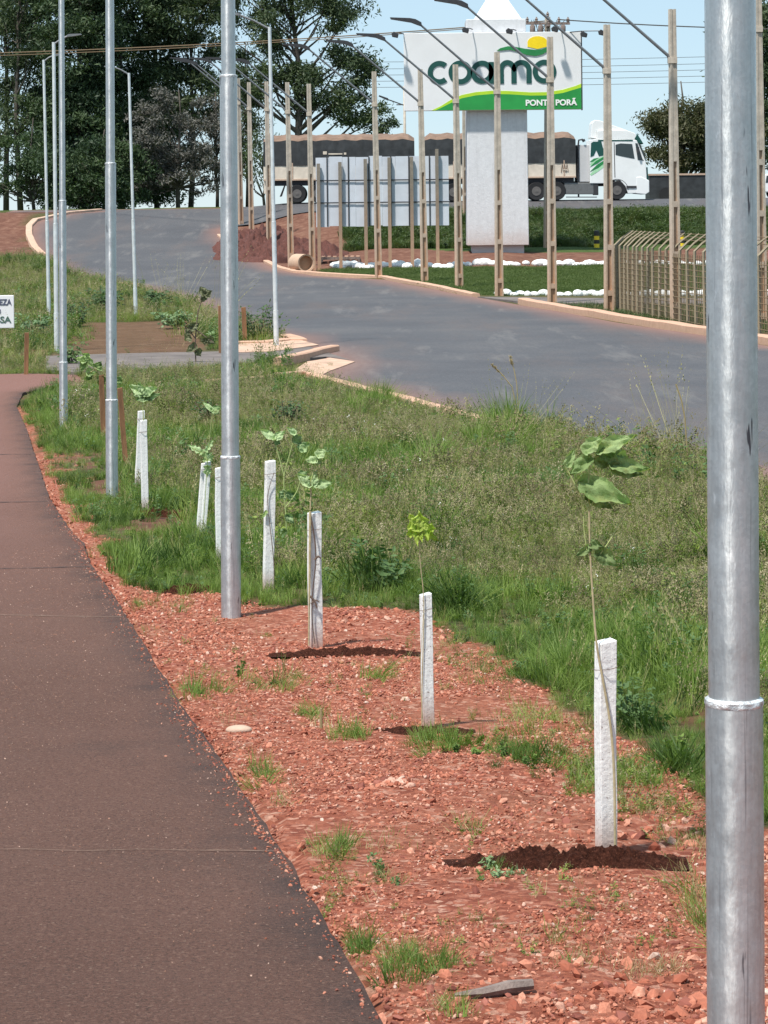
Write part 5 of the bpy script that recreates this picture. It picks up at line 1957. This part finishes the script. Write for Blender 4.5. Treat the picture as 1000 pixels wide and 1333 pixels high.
# eighth, behind the slim lamp post, on brown stakes
b, t = stake((135, 575), (132, 488), 7, 'dark brown stake just left of the slim lamp post', .2, 'brownwood')
stake((164, 607), (156, 505), 7, 'leaning brown stake just right of the slim lamp post', .2, 'brownwood')
sapling(b.y, [([(140, 580), (138, 520), (132, 490), (124, 478), (112, 470)], .007, 'stem'), ([(126, 480), (114, 486)], .004, 'stem'), ([(136, 500), (154, 494)], .004, 'stem')],
        [((112, 470), (98, 466), 12, 50, .9), ((116, 466), (106, 460), 9, 40, .7), ((114, 486), (126, 484), 13, 60, .95), ((114, 488), (120, 494), 14, 10, .1), ((126, 480), (132, 470), 14, 20, .1), ((134, 490), (130, 504), 14, 20, .05), ((152, 494), (160, 500), 12, 30, .2),
         ((112, 472), (104, 484), 12, 20, .1), ((120, 476), (112, 462), 8, 50, .8)],
        'sapling with dark and pale leaves strung between the brown stakes', 'leaf', seed=8)
# ninth, far
for (bb, tt, lab, mm) in (((288, 462), (287, 398), 'far brown stake left of the thin steel lamp, in the island weeds', 'brownwood'), ((319, 447), (317, 400), 'far tan stake in front of the dark island bush', 'brownwood'), ((34, 488), (35, 433), 'far tan stake in dry weeds below the white notice', 'brownwood')):
    stake(bb, tt, 6, lab, .2, mm)
g = G(255, 474)
sapling(g.y, [([(255, 474), (254, 440), (258, 400), (267, 384)], .014, 'twig'), ([(254, 440), (246, 430), (240, 424)], .008, 'twig'), ([(256, 430), (270, 440), (278, 446)], .008, 'twig')],
        [((267, 384), (260, 372), 12, 40, .3), ((267, 384), (276, 378), 13, 40, .2), ((267, 386), (262, 394), 9, 30, .1), ((250, 432), (240, 424), 14, 30, .1), ((248, 438), (240, 444), 14, 50, .8), ((248, 428), (260, 420), 12, 20, .1), ((270, 440), (280, 448), 12, 30, .3), ((268, 440), (266, 450), 12, 30, .2),
         ((256, 450), (242, 458), 12, 30, .2), ((256, 456), (262, 464), 12, 30, .2)],
        'lanky dry sapling with drooping leaves in front of the island', 'dry_leaf', seed=9)
# leafy bush by the thin lamp
def bush(px, py, wpx, hpx, n, mats, label, seed=0, leafpx=5):
    g = G(px, py)
    rr = random.Random(seed)
    s = g.y / F
    root = empty('weedy_bush', g, label, 'bush')
    mb = MB()
    st = MB()
    for k in range(9):
        a = rr.uniform(-1, 1)
        tip = Vector((a * wpx * .45 * s, rr.uniform(-.4, .4) * wpx * s, hpx * s * rr.uniform(.6, 1)))
        st.tube([(0, 0, 0), tip * .5 + Vector((0, 0, .1 * hpx * s)), tip], .006, 5)
        for i in range(n // 9):
            t_ = rr.uniform(.2, 1)
            c = tip * t_ + Vector((rr.gauss(0, .10) * wpx * s, rr.gauss(0, .10) * wpx * s, rr.gauss(0, .06) * hpx * s))
            d = Vector((rr.uniform(-1, 1), rr.uniform(-1, 1), rr.uniform(-.3, .6))).normalized() * leafpx * s * rr.uniform(.7, 1.4)
            leaf(mb, c, c + d, leafpx * s * .6, (rr.uniform(-.4, .4), -.5, 1), tone=rr.random(), nu=3, nv=1)
    st.build('stem', M['twig'], root, True)
    mb.build('foliage', mats, root, fix=False)


DL = leafy('bush_dark_leaf', (.03, .06, .025), (.055, .10, .04), (.10, .16, .07), .3, 3, 'tone')
bush(338, 445, 70, 50, 420, DL, 'dark green leafy bush on the island tip left of the thin steel lamp', 3)
bush(228, 428, 60, 26, 300, leafy('bush_pale_leaf', (.06, .12, .04), (.12, .20, .08), (.26, .36, .20), .3, 3, 'tone'), 'pale green leafy weed cluster on the far edge of the dirt patch', 4, 6)
bush(46, 444, 50, 34, 260, leafy('bush_mid_leaf', (.05, .11, .05), (.08, .15, .07), (.2, .3, .15), .3, 3, 'tone'), 'green weed clump beside the white notice', 5, 6)
bush(372, 565, 60, 46, 420, DL, 'dark shrubby weed in the verge above the vine-wrapped stake', 6)
bush(132, 408, 60, 34, 300, DL, 'dark weed clump at the road side of the island by the slim lamp post', 12, 6)
bush(205, 404, 50, 26, 240, DL, 'low dark weeds behind the pale leafy cluster on the island', 13, 6)
bush(100, 425, 36, 30, 200, DL, 'dark weed between the corner lamp post and the dirt patch', 14, 6)
bush(270, 556, 40, 36, 200, DL, 'dark weed clump behind the feathery sapling', 8)
bush(92, 476, 44, 30, 240, leafy('bush_leaf_b', (.05, .10, .03), (.08, .15, .05), (.16, .24, .10), .3, 3, 'tone'), 'leafy green weed just right of the corner lamp post', 9)

# tall seed stalks by the road
for px, py, tx, ty, lab in ((676, 545, 640, 474, 'tall arching seed stalk by the road edge, left of the other'), (676, 548, 664, 464, 'tall upright seed stalk with feathery head by the road edge'), (896, 605, 880, 500, 'single tall bare grass stalk by the road near the nearest steel post')):
    g = G(px, py)
    g = Vector((g.x, g.y, zg(g.x, g.y)))
    s = g.y / F
    r = empty('seed_stalk', g, lab, 'grass stalk')
    tip = P(tx, ty, g.y) - g
    mb = MB()
    mid = tip * .5 + Vector((abs(tip.x) * .25, 0, tip.z * .08))
    mb.tube([(0, 0, 0), mid * .5, mid, (mid + tip) / 2 + Vector((.01, 0, .01)), tip], .008, 5)
    mb.build('stem', gT, r)
    if px != 896:
        mb = MB()
        rr = random.Random(px + tx)
        for i in range(70):
            t_ = rr.uniform(0, 1)
            c = tip.lerp(mid, t_ * .35)
            d = Vector((rr.uniform(-1, 1), rr.uniform(-1, 1), rr.uniform(-.2, 1))).normalized() * .035
            mb.tube([c, c + d], [.006, .002], 3)
        mb.build('seed_head', gT, r)

# loose things on the gravel
g = G(311, 952)
o = rock_mesh('pale_rock', 5, M['palestone'], .55, .024, 3, .9)
o.location = g + Vector((0, 0, .006))
o.scale = (1.3, .9, 1)
tag(o, 'pale flat stone in the gravel near the footpath edge', 'stone')
a, b = G(592, 1302), G(694, 1296)
mb = MB()
mb.tube([Vector((0, 0, .012)), (b - a) * .35 + Vector((0, 0, .014)), (b - a) * .7 + Vector((0, 0, .024)), (b - a) + Vector((0, 0, .026))], [.004, .011, .014, .012], 6)
o = mb.build('wood_piece', M['graywood'])
o.location = a
tag(o, 'weathered grey piece of wood lying on the gravel at the bottom', 'wood scrap')
a = G(418, 948)
mb = MB()
mb.tube([Vector((0, 0, -.02)), P(418, 922, a.y) - a], [.006, .005], 6)
o = mb.build('dry_stub', gT)
o.location = a
tag(o, 'short tan dry stalk stub upright in the gravel', 'stalk')

# ------------------------------------------------------------------ white notice at the left edge
gy_ = 47.0
nb = P(-22, 470, gy_)
nb.z = zg(nb.x, gy_)
root = empty('notice_board', nb, 'small white handwritten notice on a stake cut by the left edge', 'notice')
sN = F / gy_
mb = MB()
c = P(-9, 406, gy_) - nb
mb.box(c.x - 28 / sN, c.x + 27.5 / sN, -.012, .012, c.z - 21.5 / sN, c.z + 21.5 / sN)
mb.build('board', M['signwhite'], root, bevel=.03)
mb = MB()
mb.box(c.x - .03, c.x + .03, .014, .06, -.2, c.z + .2)
mb.build('post', M['graywood'], root)
M['ink'] = simple('marker_ink', (.06, .07, .12), .6)
M['inkg'] = simple('marker_ink_green', (.06, .13, .10), .6)
for body, px, py, wpx, hpx, mm in (('NATUREZA', -7, 397, 45, 7.5, 'ink'), ('O', -1, 408, 5, 6, 'ink'), ('NÃO PISE', -8, 420, 46, 8, 'inkg')):
    t = text_mesh(body if body != 'NÃO PISE' else 'DA  BSA', hpx / sN, wpx / sN, M[mm], root, off=.02, ext=.004)
    q = P(px, py, gy_) - nb
    t.location = (q.x, -.017, q.z)


# ------------------------------------------------------------------ truck with two tarpaulin trailers
YT = 141.5
ST = F / YT
tg = Vector((P(345, 266, YT).x, YT, 3.72))
truck = empty('cargo_truck', tg, 'white cab truck with green flashes pulling two dark tarpaulin trailers along the embankment', 'truck')


def tx(px):
    return (px - 345) / ST


def tz(py, px=None):
    return max(0, (266 - (0 if px is None else (px - 345) * .0115) - py) / ST)


def wheel(px, y, parent, r=.52):
    w = empty('wheel', (tx(px), y, r))
    w.parent = parent
    mb = MB()
    mb.lathe([(r * .55, -.13), (r * .93, -.15), (r, -.10), (r, .10), (r * .93, .15), (r * .55, .13)], 28, axis='Y')
    mb.build('tyre', M['tyre'], w, True)
    mb = MB()
    mb.lathe([(r * .50, -.152), (r * .44, -.10), (r * .22, -.08), (r * .20, -.16), (r * .05, -.17)], 20, axis='Y')
    mb.build('rim', M['rim'], w, True)
    return w


def add_trailer(p0, p1, wheels, marks):
    tr = empty('trailer', (0, 0, 0))
    tr.parent = truck
    x0, x1 = tx(p0), tx(p1)
    mb = MB()
    mb.box(x0, x1, -1.28, 1.28, 1.32, 2.28)
    mb.build('side_boards', M['cream'], tr, bevel=.02)
    mb = MB()
    k = x0 + .6
    while k < x1 - .2:
        mb.box(k - .03, k + .03, -1.31, -1.282, 1.32, 2.28)
        k += 1.05
    mb.box(x0, x1, -1.315, -1.282, 1.28, 1.36)
    mb.build('board_stakes', M['palestone'], tr)
    mb = MB()
    n = 26
    for i in range(n + 1):
        x = x0 + (x1 - x0) * i / n
        sg = .04 * math.sin(i * 1.9) + .03 * noise.noise(Vector((i * .7, p0, 0)))
        e = -.22 if i in (0, n) else 0
        for (y, z) in ((-1.31, 2.12), (-1.315, 3.0), (-1.29, 3.55 + sg + e * .3), (-1.05, 3.72 + sg + e), (0, 3.92 + sg + e), (1.05, 3.72 + sg + e), (1.31, 2.12)):
            mb.v.append((x, y + .012 * math.sin(i * 2.3 + z), z))
    for i in range(n):
        for k in range(6):
            mb.f.append((i * 7 + k, i * 7 + 7 + k, i * 7 + 8 + k, i * 7 + 1 + k))
            mb.m.append(1 if k in (2, 3, 4) else 0)
    mb.f += [tuple(range(7)), tuple(range(n * 7, n * 7 + 7))]
    mb.m += [0, 0]
    mb.build('tarpaulin', [M['tarp'], M['tarptop']], tr, bevel=0)
    mb = MB()
    mb.box(x0 + .1, x1 - .1, -1.1, 1.1, 1.0, 1.30)
    mb.build('chassis_frame', M['chassis'], tr)
    for q in wheels:
        wheel(q, -1.08, tr)
        wheel(q, 1.08, tr)
    if marks:
        mb = MB()
        for (a, b, c_, d_) in marks:
            mb.box(tx(a), tx(b), -1.335, -1.322, tz(d_, a), tz(c_, a))
        mb.build('marking', M['cream'], tr)
    mb = MB()
    q = tx(wheels[0]) - .72
    mb.prism([(q - .02, 1.0), (q + .06, 1.02), (q - .16, .38), (q - .28, .36)], -1.25, -.85)
    mb.build('mudflap', M['tyre'], tr)
    return tr


tr1 = add_trailer(345, 540, (388, 415, 442), [(422, 427, 199, 203), (429, 447, 201.5, 203.2), (449, 452, 200.5, 203.2)])
tr2 = add_trailer(553, 748, (565, 590), [(731, 737, 222, 223)])
mb = MB()
mb.box(tx(345) + .0, tx(345) + .12, -1.2, 1.2, .55, 1.28)
mb.build('rear_bumper', M['cream'], tr1)
mb = MB()
for i, q in enumerate((729, 732, 735)):
    mb.tube([(tx(q), -1.30, 1.6), (tx(q + 1.5), -1.30, 2.1), (tx(q + 3), -1.30, 1.65)], .02, 5)
mb.build('painted_initials', M['tarptop'], tr2)
# tractor
cab = empty('tractor', (0, 0, 0))
cab.parent = truck


def tprism(name, pts, y0, y1, m, parent=cab, bev=.03):
    mb = MB()
    mb.prism([(tx(a), tz(b, a)) for a, b in pts], y0, y1)
    return mb.build(name, m, parent, bevel=bev)


tprism('cab_body', [(766, 240), (766, 184), (776, 182), (827, 184), (832, 196), (838, 211), (839, 222), (840, 252), (815, 253), (812, 244), (805, 236), (793, 236), (786, 243), (784, 240)], -1.22, 1.22, M['tpaint'])
tprism('roof', [(776, 182), (776, 172), (790, 170.5), (815, 171.5), (825, 175), (830, 184)], -1.18, 1.18, M['tpaint'])
tprism('wind_deflector', [(768, 181), (769, 172), (770, 162), (773, 158), (780, 158.5), (792, 163), (806, 168), (815, 171), (776, 172), (776, 182)], -1.05, 1.05, M['tpaint'])
tprism('sun_visor', [(824, 182), (828, 176), (833, 184), (836, 189), (828, 188)], -1.2, 1.2, M['tgreen'])
tprism('windshield', [(827, 187), (830.5, 187), (836, 199), (838.8, 210), (833, 210), (829, 198)], -1.17, 1.17, M['glass'], bev=0)
tprism('side_glass_front', [(825, 188), (828, 188), (834, 208), (836, 210.5), (828, 209.5)], -1.236, -1.222, M['glass'], bev=0)
win = tprism('door_window', [(799.5, 190), (806, 188.2), (821, 189), (824, 208), (818, 207), (808, 205), (799.5, 203)], -1.235, -1.223, M['glass'], bev=0)
tprism('side_panel_dark', [(767, 206), (768, 188), (771, 186), (776, 186), (781, 184.5), (783, 193), (787, 203), (778, 205), (774.5, 197), (771.5, 204)], -1.235, -1.223, M['tgreen'], bev=0)
for pts in ([(766, 219), (774, 211), (783, 206), (786, 207), (776, 214)], [(766, 225), (775, 216), (786, 209), (787, 212), (777, 220)], [(766, 212), (771, 208), (778, 206.5), (770, 212)]):
    tprism('green_flash', pts, -1.235, -1.223, M['swoosh'], bev=0)
for pts in ([(766, 215), (772, 209), (784, 204.5), (788, 206), (775, 212), (768, 218)], [(766, 228), (776, 219), (788, 212), (788, 216), (776, 225), (768, 230)]):
    tprism('pale_flash', pts, -1.230, -1.2225, simple('pale_green_paint', (.35, .62, .38), .4), bev=0)
tprism('door_seam', [(797.3, 187), (798.2, 187), (798.8, 232), (797.9, 232)], -1.232, -1.222, M['chassis'], bev=0)
tprism('roof_seam', [(777, 183.6), (822, 183.6), (822, 185.4), (777, 185.4)], -1.232, -1.218, M['tgreen'], bev=0)
tprism('grille', [(832, 219), (841.0, 219), (841.6, 235), (836, 235)], -1.12, 1.12, M['tgreen'], bev=0)
tprism('bumper', [(826, 232), (832, 231), (842.5, 236), (842.5, 251), (838, 254), (826, 253)], -1.24, 1.24, M['tpaint'])
tprism('step', [(813, 243), (826, 243), (826, 246), (813, 246)], -1.26, -1.12, M['chassis'], bev=0)
tprism('headlight', [(836, 240), (843.2, 240), (843.2, 247), (836, 248)], -1.16, -.75, M['tank'], bev=0)
tprism('headlight', [(836, 240), (843.2, 240), (843.2, 247), (836, 248)], .75, 1.16, M['tank'], bev=0)
tprism('mirror', [(827, 193), (829.5, 193), (829.5, 201), (827, 201)], -1.48, -1.32, M['dark'], bev=0)
tprism('fuel_tank', [(733, 239), (771, 239), (771, 254), (733, 254)], -1.16, -.5, M['tank'])
tprism('battery_box', [(771, 236), (777, 236), (777, 255), (771, 255)], -1.18, -.4, M['chassis'])
tprism('frame_rail', [(690, 238), (800, 236), (800, 243), (690, 245)], -.45, .45, M['chassis'], bev=0)
tprism('rear_wall', [(750, 190), (766, 190), (766, 238), (750, 238)], -1.0, 1.0, M['colgrey'])
tprism('side_guard', [(735, 257), (775, 257), (775, 258.2), (735, 258.2)], -1.2, -1.15, M['chassis'], bev=0)
mb = MB()
mb.tube([(tx(751.5), -1.05, tz(258, 751)), (tx(751.5), -1.05, tz(192, 751)), (tx(752.5), -1.05, tz(184, 751)), (tx(758), -1.05, tz(183, 758))], .05, 8)
mb.tube([(tx(758), -1.05, tz(183, 758)), (tx(759.5), -1.05, tz(186, 758))], .09, 8)
mb.build('exhaust_stack', M['chassis'], cab)
for q in (697, 723, 801):
    wheel(q, -1.08, cab, .53)
    wheel(q, 1.08, cab, .53)
for q in (697, 723):
    mb = MB()
    mb.tube([(tx(q) + .62 * math.cos(R(a)), -1.08, .53 + .62 * math.sin(R(a))) for a in range(15, 166, 15)], .04, 6)
    mb.build('mudguard', M['chassis'], cab)
mb = MB()
mb.tube([(tx(801) + .63 * math.cos(R(a)), -1.16, .53 + .63 * math.sin(R(a))) for a in range(0, 181, 12)], .07, 6)
mb.build('wheel_arch', M['chassis'], cab)

# dark trailer standing beyond, with shade painted into its sides; white car at the right edge
YD = 149.0
SD = F / YD
o0 = P(843, 262, YD)
o0.z = 3.6
dt = empty('low_trailer', o0, 'low trailer with a pale top rail, its dark sides taking in the shade there, standing ahead of the white cab', 'trailer')
mb = MB()
mb.box(0, 6.6, -1.2, 1.2, .12, 1.55)
mb.build('side_panel', M['tarp'], dt, bevel=.02)  # dark colour also stands in for the shadow area around the trailer
mb = MB()
mb.box(-.02, 6.62, -1.25, 1.25, 1.552, 1.66)
mb.build('top_rail', M['palestone'], dt)
for q in (1.0, 5.2):
    for yy in (-1.15, 1.15):
        w = empty('wheel', (q, yy, .42))
        w.parent = dt
        mb = MB()
        mb.lathe([(.2, -.1), (.42, -.11), (.42, .11), (.2, .1)], 20, axis='Y')
        mb.build('tyre', M['tyre'], w, True)
o0 = P(991, 262, 144)
o0.z = 3.70
car = empty('parked_car', o0, 'white car just entering at the right edge on the embankment road', 'car')
mb = MB()
mb.prism([(.05, .35), (.0, .75), (.12, 1.42), (2.2, 1.5), (2.9, 1.0), (4.1, .88), (4.2, .4)], -.85, .85)
mb.build('body', M['tpaint'], car, bevel=.06)
mb = MB()
mb.prism([(.14, .92), (.20, 1.32), (2.1, 1.4), (2.62, .98)], -.866, -.852)
mb.build('side_window', M['glass'], car)
for q in (.75, 3.3):
    for yy in (-.80, .80):
        w = empty('wheel', (q, yy, .32))
        w.parent = car
        mb = MB()
        mb.lathe([(.17, -.1), (.32, -.1), (.32, .1), (.17, .1)], 20, axis='Y')
        mb.build('tyre', M['tyre'], w, True)
        mb = MB()
        mb.lathe([(.18, -.105), (.05, -.11)], 16, axis='Y')
        mb.build('rim', M['tank'], w, True)

# ------------------------------------------------------------------ trees
TL = leafy('eucalypt_leaf', (.018, .034, .022), (.038, .062, .036), (.11, .145, .07), .25, .25, 'tone')
TL2 = leafy('dark_tree_leaf', (.012, .027, .017), (.027, .052, .028), (.085, .125, .055), .22, .25, 'tone')
TG = leafy('scrub_leaf', (.050, .052, .046), (.085, .085, .075), (.16, .155, .14), .15, .4, 'tone')
TB = leafy('brownish_tree_leaf', (.035, .050, .022), (.060, .070, .032), (.11, .10, .05), .2, .3, 'tone')


def tree(px, Y, H, crown, label, m, nclump, per, lsize, seed, trunk_r=.22, clump_r=.9, split=None, pxbase=268, name='eucalyptus_tree', limbs=26, hang=0):
    """crown: list of ellipsoids (cx, cy, cz, rx, ry, rz, share) in metres from the trunk foot"""
    rr = random.Random(seed)
    nr = np.random.default_rng(seed)
    x = uv(px, 268)[0] * Y
    g = Vector((x, Y, zg(x, Y)))
    root = empty(name, g, label, 'tree')
    cl = []
    for (cx, cy, cz, rx, ry, rz, share) in crown:
        for k in range(int(nclump * share)):
            while True:
                v = Vector((rr.uniform(-1, 1), rr.uniform(-1, 1), rr.uniform(-1, 1)))
                if .25 < v.length <= 1:
                    break
            c = Vector((cx + v.x * rx, cy + v.y * ry, cz + v.z * rz))
            cl.append(c)
    t = MB()
    sp = split or H * .35
    main = [Vector((0, 0, -.3))]
    nseg = 7
    wob = rr.uniform(-.3, .3)
    for i in range(1, nseg + 1):
        z = (H * .88) * i / nseg
        main.append(Vector((wob * math.sin(z * .25) + rr.uniform(-.1, .1), rr.uniform(-.2, .2), z)))
    t.tube(main, [trunk_r * (1 - .8 * i / nseg) for i in range(nseg + 1)], 8)
    for c in rr.sample(cl, min(limbs, len(cl))):
        z = max(sp * .7, c.z - rr.uniform(1.0, 3.2) - .35 * math.hypot(c.x, c.y))
        z = min(z, H * .82)
        f = z / (H * .88) * nseg
        i = min(nseg - 1, int(f))
        a = main[i].lerp(main[i + 1], f - i)
        r0 = trunk_r * (1 - .8 * f / nseg) * .55
        m1 = a.lerp(c, .5) + Vector((rr.uniform(-.3, .3), 0, rr.uniform(-.5, .2)))
        t.tube([a, m1, c], [r0, r0 * .6, .025], 5, cap=False)
    t.build('trunk', M['bark'], root, True, fix=False)
    # leaves
    C = np.array([c[:] for c in cl])
    per = int(per * 1.7)
    lsize *= .76
    n = len(cl) * per
    ci = np.repeat(np.arange(len(cl)), per)
    rad = nr.uniform(.55, 1.25, len(cl))[ci, None] * clump_r
    off = nr.normal(0, .5, (n, 3)) * rad * np.array([1.15, 1.15, .75])
    off[:, 2] += hang * nr.random(n) * -rad[:, 0]
    P0 = C[ci] + off
    d = nr.normal(0, 1, (n, 3))
    d[:, 2] -= .3
    d /= np.linalg.norm(d, axis=1)[:, None]
    e = np.cross(d, nr.normal(0, 1, (n, 3)))
    e /= np.linalg.norm(e, axis=1)[:, None]
    L = lsize * nr.uniform(.6, 1.4, (n, 1))
    V = np.stack([P0 - d * L, P0 + e * L * .32, P0 + d * L, P0 - e * L * .32], 1).reshape(-1, 3)
    me = bpy.data.meshes.new('crown')
    me.vertices.add(n * 4)
    me.vertices.foreach_set('co', V.reshape(-1))
    me.loops.add(n * 4)
    me.loops.foreach_set('vertex_index', np.arange(n * 4))
    me.polygons.add(n)
    me.polygons.foreach_set('loop_start', np.arange(n) * 4)
    me.update(calc_edges=True)
    tone = (nr.random(len(cl))[ci] * .65 + nr.random(n) * .35)
    a = me.attributes.new('tone', 'FLOAT', 'POINT')
    a.data.foreach_set('value', np.repeat(tone, 4).astype(np.float32))
    me.materials.append(m)
    o = bpy.data.objects.new('crown', me)
    col.objects.link(o)
    o.parent = root
    return root


# left: sparse eucalypts at the frame edge, dense dark ones, then the scrub and the spreading one
tree(8, 176, 22, [(0, 0, 15, 3.0, 3, 6.5, .75), (-.5, 0, 6.5, 2.6, 2.4, 2.8, .3)], 'slender dark eucalyptus at the far left edge with sky showing below its crown', TL, 62, 130, .20, 1)
tree(27, 170, 21, [(.3, 0, 14.5, 2.3, 3, 6.2, .75), (0, 0, 6.2, 2.4, 2, 2.4, .3)], 'slender eucalyptus second from the left edge, trunk bare near the ground', TL, 48, 120, .20, 2)
tree(66, 178, 23, [(0, 0, 15, 3.6, 3, 7.5, .7), (.6, 0, 5, 2.6, 3, 5.0, .6)], 'dark eucalyptus behind the corner lamp post', TL2, 110, 170, .21, 3)
tree(106, 168, 22, [(0, 0, 14, 3.0, 3, 7.5, .65), (0, 0, 4.8, 2.9, 3, 4.8, .65)], 'dense dark tree filling the gap between the two left steel lamp posts', TL2, 150, 180, .21, 4)
tree(160, 174, 23, [(0, 0, 15, 3.6, 3, 7.5, .65), (0, 0, 5, 3.1, 3, 5.0, .65)], 'dense dark eucalyptus just right of the slim lamp post', TL2, 150, 180, .21, 5)
tree(205, 182, 23, [(0, 0, 15.5, 3.6, 3, 7, .7), (0, 0, 5, 3.2, 3, 4.8, .55)], 'dark tree rising behind the thin far lamp post', TL2, 120, 170, .21, 6)
tree(248, 176, 21, [(0, 0, 14.5, 3.2, 3, 5.4, .75), (.3, 0, 8, 2.5, 3, 2.5, .25)], 'dark tree left of the gravel lamp post, tall with ragged top', TL, 90, 160, .21, 7)
tree(232, 163, 9, [(-.6, 0, 4.9, 3.0, 2.2, 3.1, .7), (1.6, 0, 2.6, 2.2, 2, 1.6, .3), (-1.5, 0, 2.2, 1.8, 2, 1.6, .2)], 'low grey brown scrubby tree with twisted pale branches', TG, 62, 110, .17, 8, .16, .6, split=2, name='scrub_tree', limbs=50)
tree(135, 161, 6, [(-.5, 0, 2.4, 4.4, 2, 2.6, 1)], 'low dark bushy tree at the foot of the dense trees', TL2, 70, 150, .18, 9, .15, .8, split=1, name='scrub_tree')
tree(45, 163, 7, [(-1, 0, 3.0, 3.0, 2, 2.4, 1)], 'low dark bushy tree filling the foot of the left eucalyptus trees', TL2, 26, 130, .18, 21, .13, .8, split=1, name='scrub_tree')
tree(283, 167, 9, [(0, 0, 5.2, 1.8, 2, 2.6, 1)], 'grey scrubby tree half hidden by the gravel lamp post', TG, 26, 110, .17, 10, .13, .6, split=2, name='scrub_tree')
# spreading eucalypt above the truck
tree(386, 164, 19, [(-2.4, 0, 13.0, 2.6, 2.4, 2.8, .28), (1.8, 0, 13.6, 3.2, 2.6, 2.4, .32), (-2.6, 0, 9, 1.9, 2, 2.0, .16), (4.0, 0, 9.6, 1.9, 2, 1.8, .16), (.6, 0, 8.2, 2.6, 2, 1.8, .16), (5.2, 0, 5.9, 1.3, 1.4, 1.1, .06), (3.6, 0, 6.4, 1.4, 1.5, 1.5, .10), (.5, 0, 16, 2.6, 2, 2, .14)],
     'tall spreading eucalyptus with forked trunk behind the truck trailer', TL, 100, 150, .20, 11, .32, .85, split=5, limbs=60)
tree(322, 170, 13, [(0, 0, 6.6, 1.5, 2, 4.6, 1)], 'thin pale green tree between the gravel lamp post and the spreading eucalyptus', TL, 26, 90, .19, 12, .14, .8, split=3)
tree(345, 160, 6, [(0, 0, 3.4, 1.5, 1.4, 1.8, 1)], 'small wispy tree behind the rear of the truck', TL, 12, 70, .17, 13, .1, .7, split=1, name='scrub_tree')
# right side
tree(893, 160, 9, [(0, 0, 4.6, 2.6, 2.4, 2.6, .7), (2, 0, 4.4, 3, 2.4, 2.8, .6)], 'round brownish green tree right of the white cab', TB, 70, 170, .19, 14, .2, .8, split=1.5, name='broadleaf_tree')
tree(985, 166, 17, [(.2, 0, 10.6, 3.6, 3, 3.3, .8), (0, 0, 5.5, 3.6, 3, 2.6, .5)], 'tall dark tree mostly hidden behind the nearest steel lamp post', TL, 110, 160, .20, 15, .3, .9, name='broadleaf_tree')
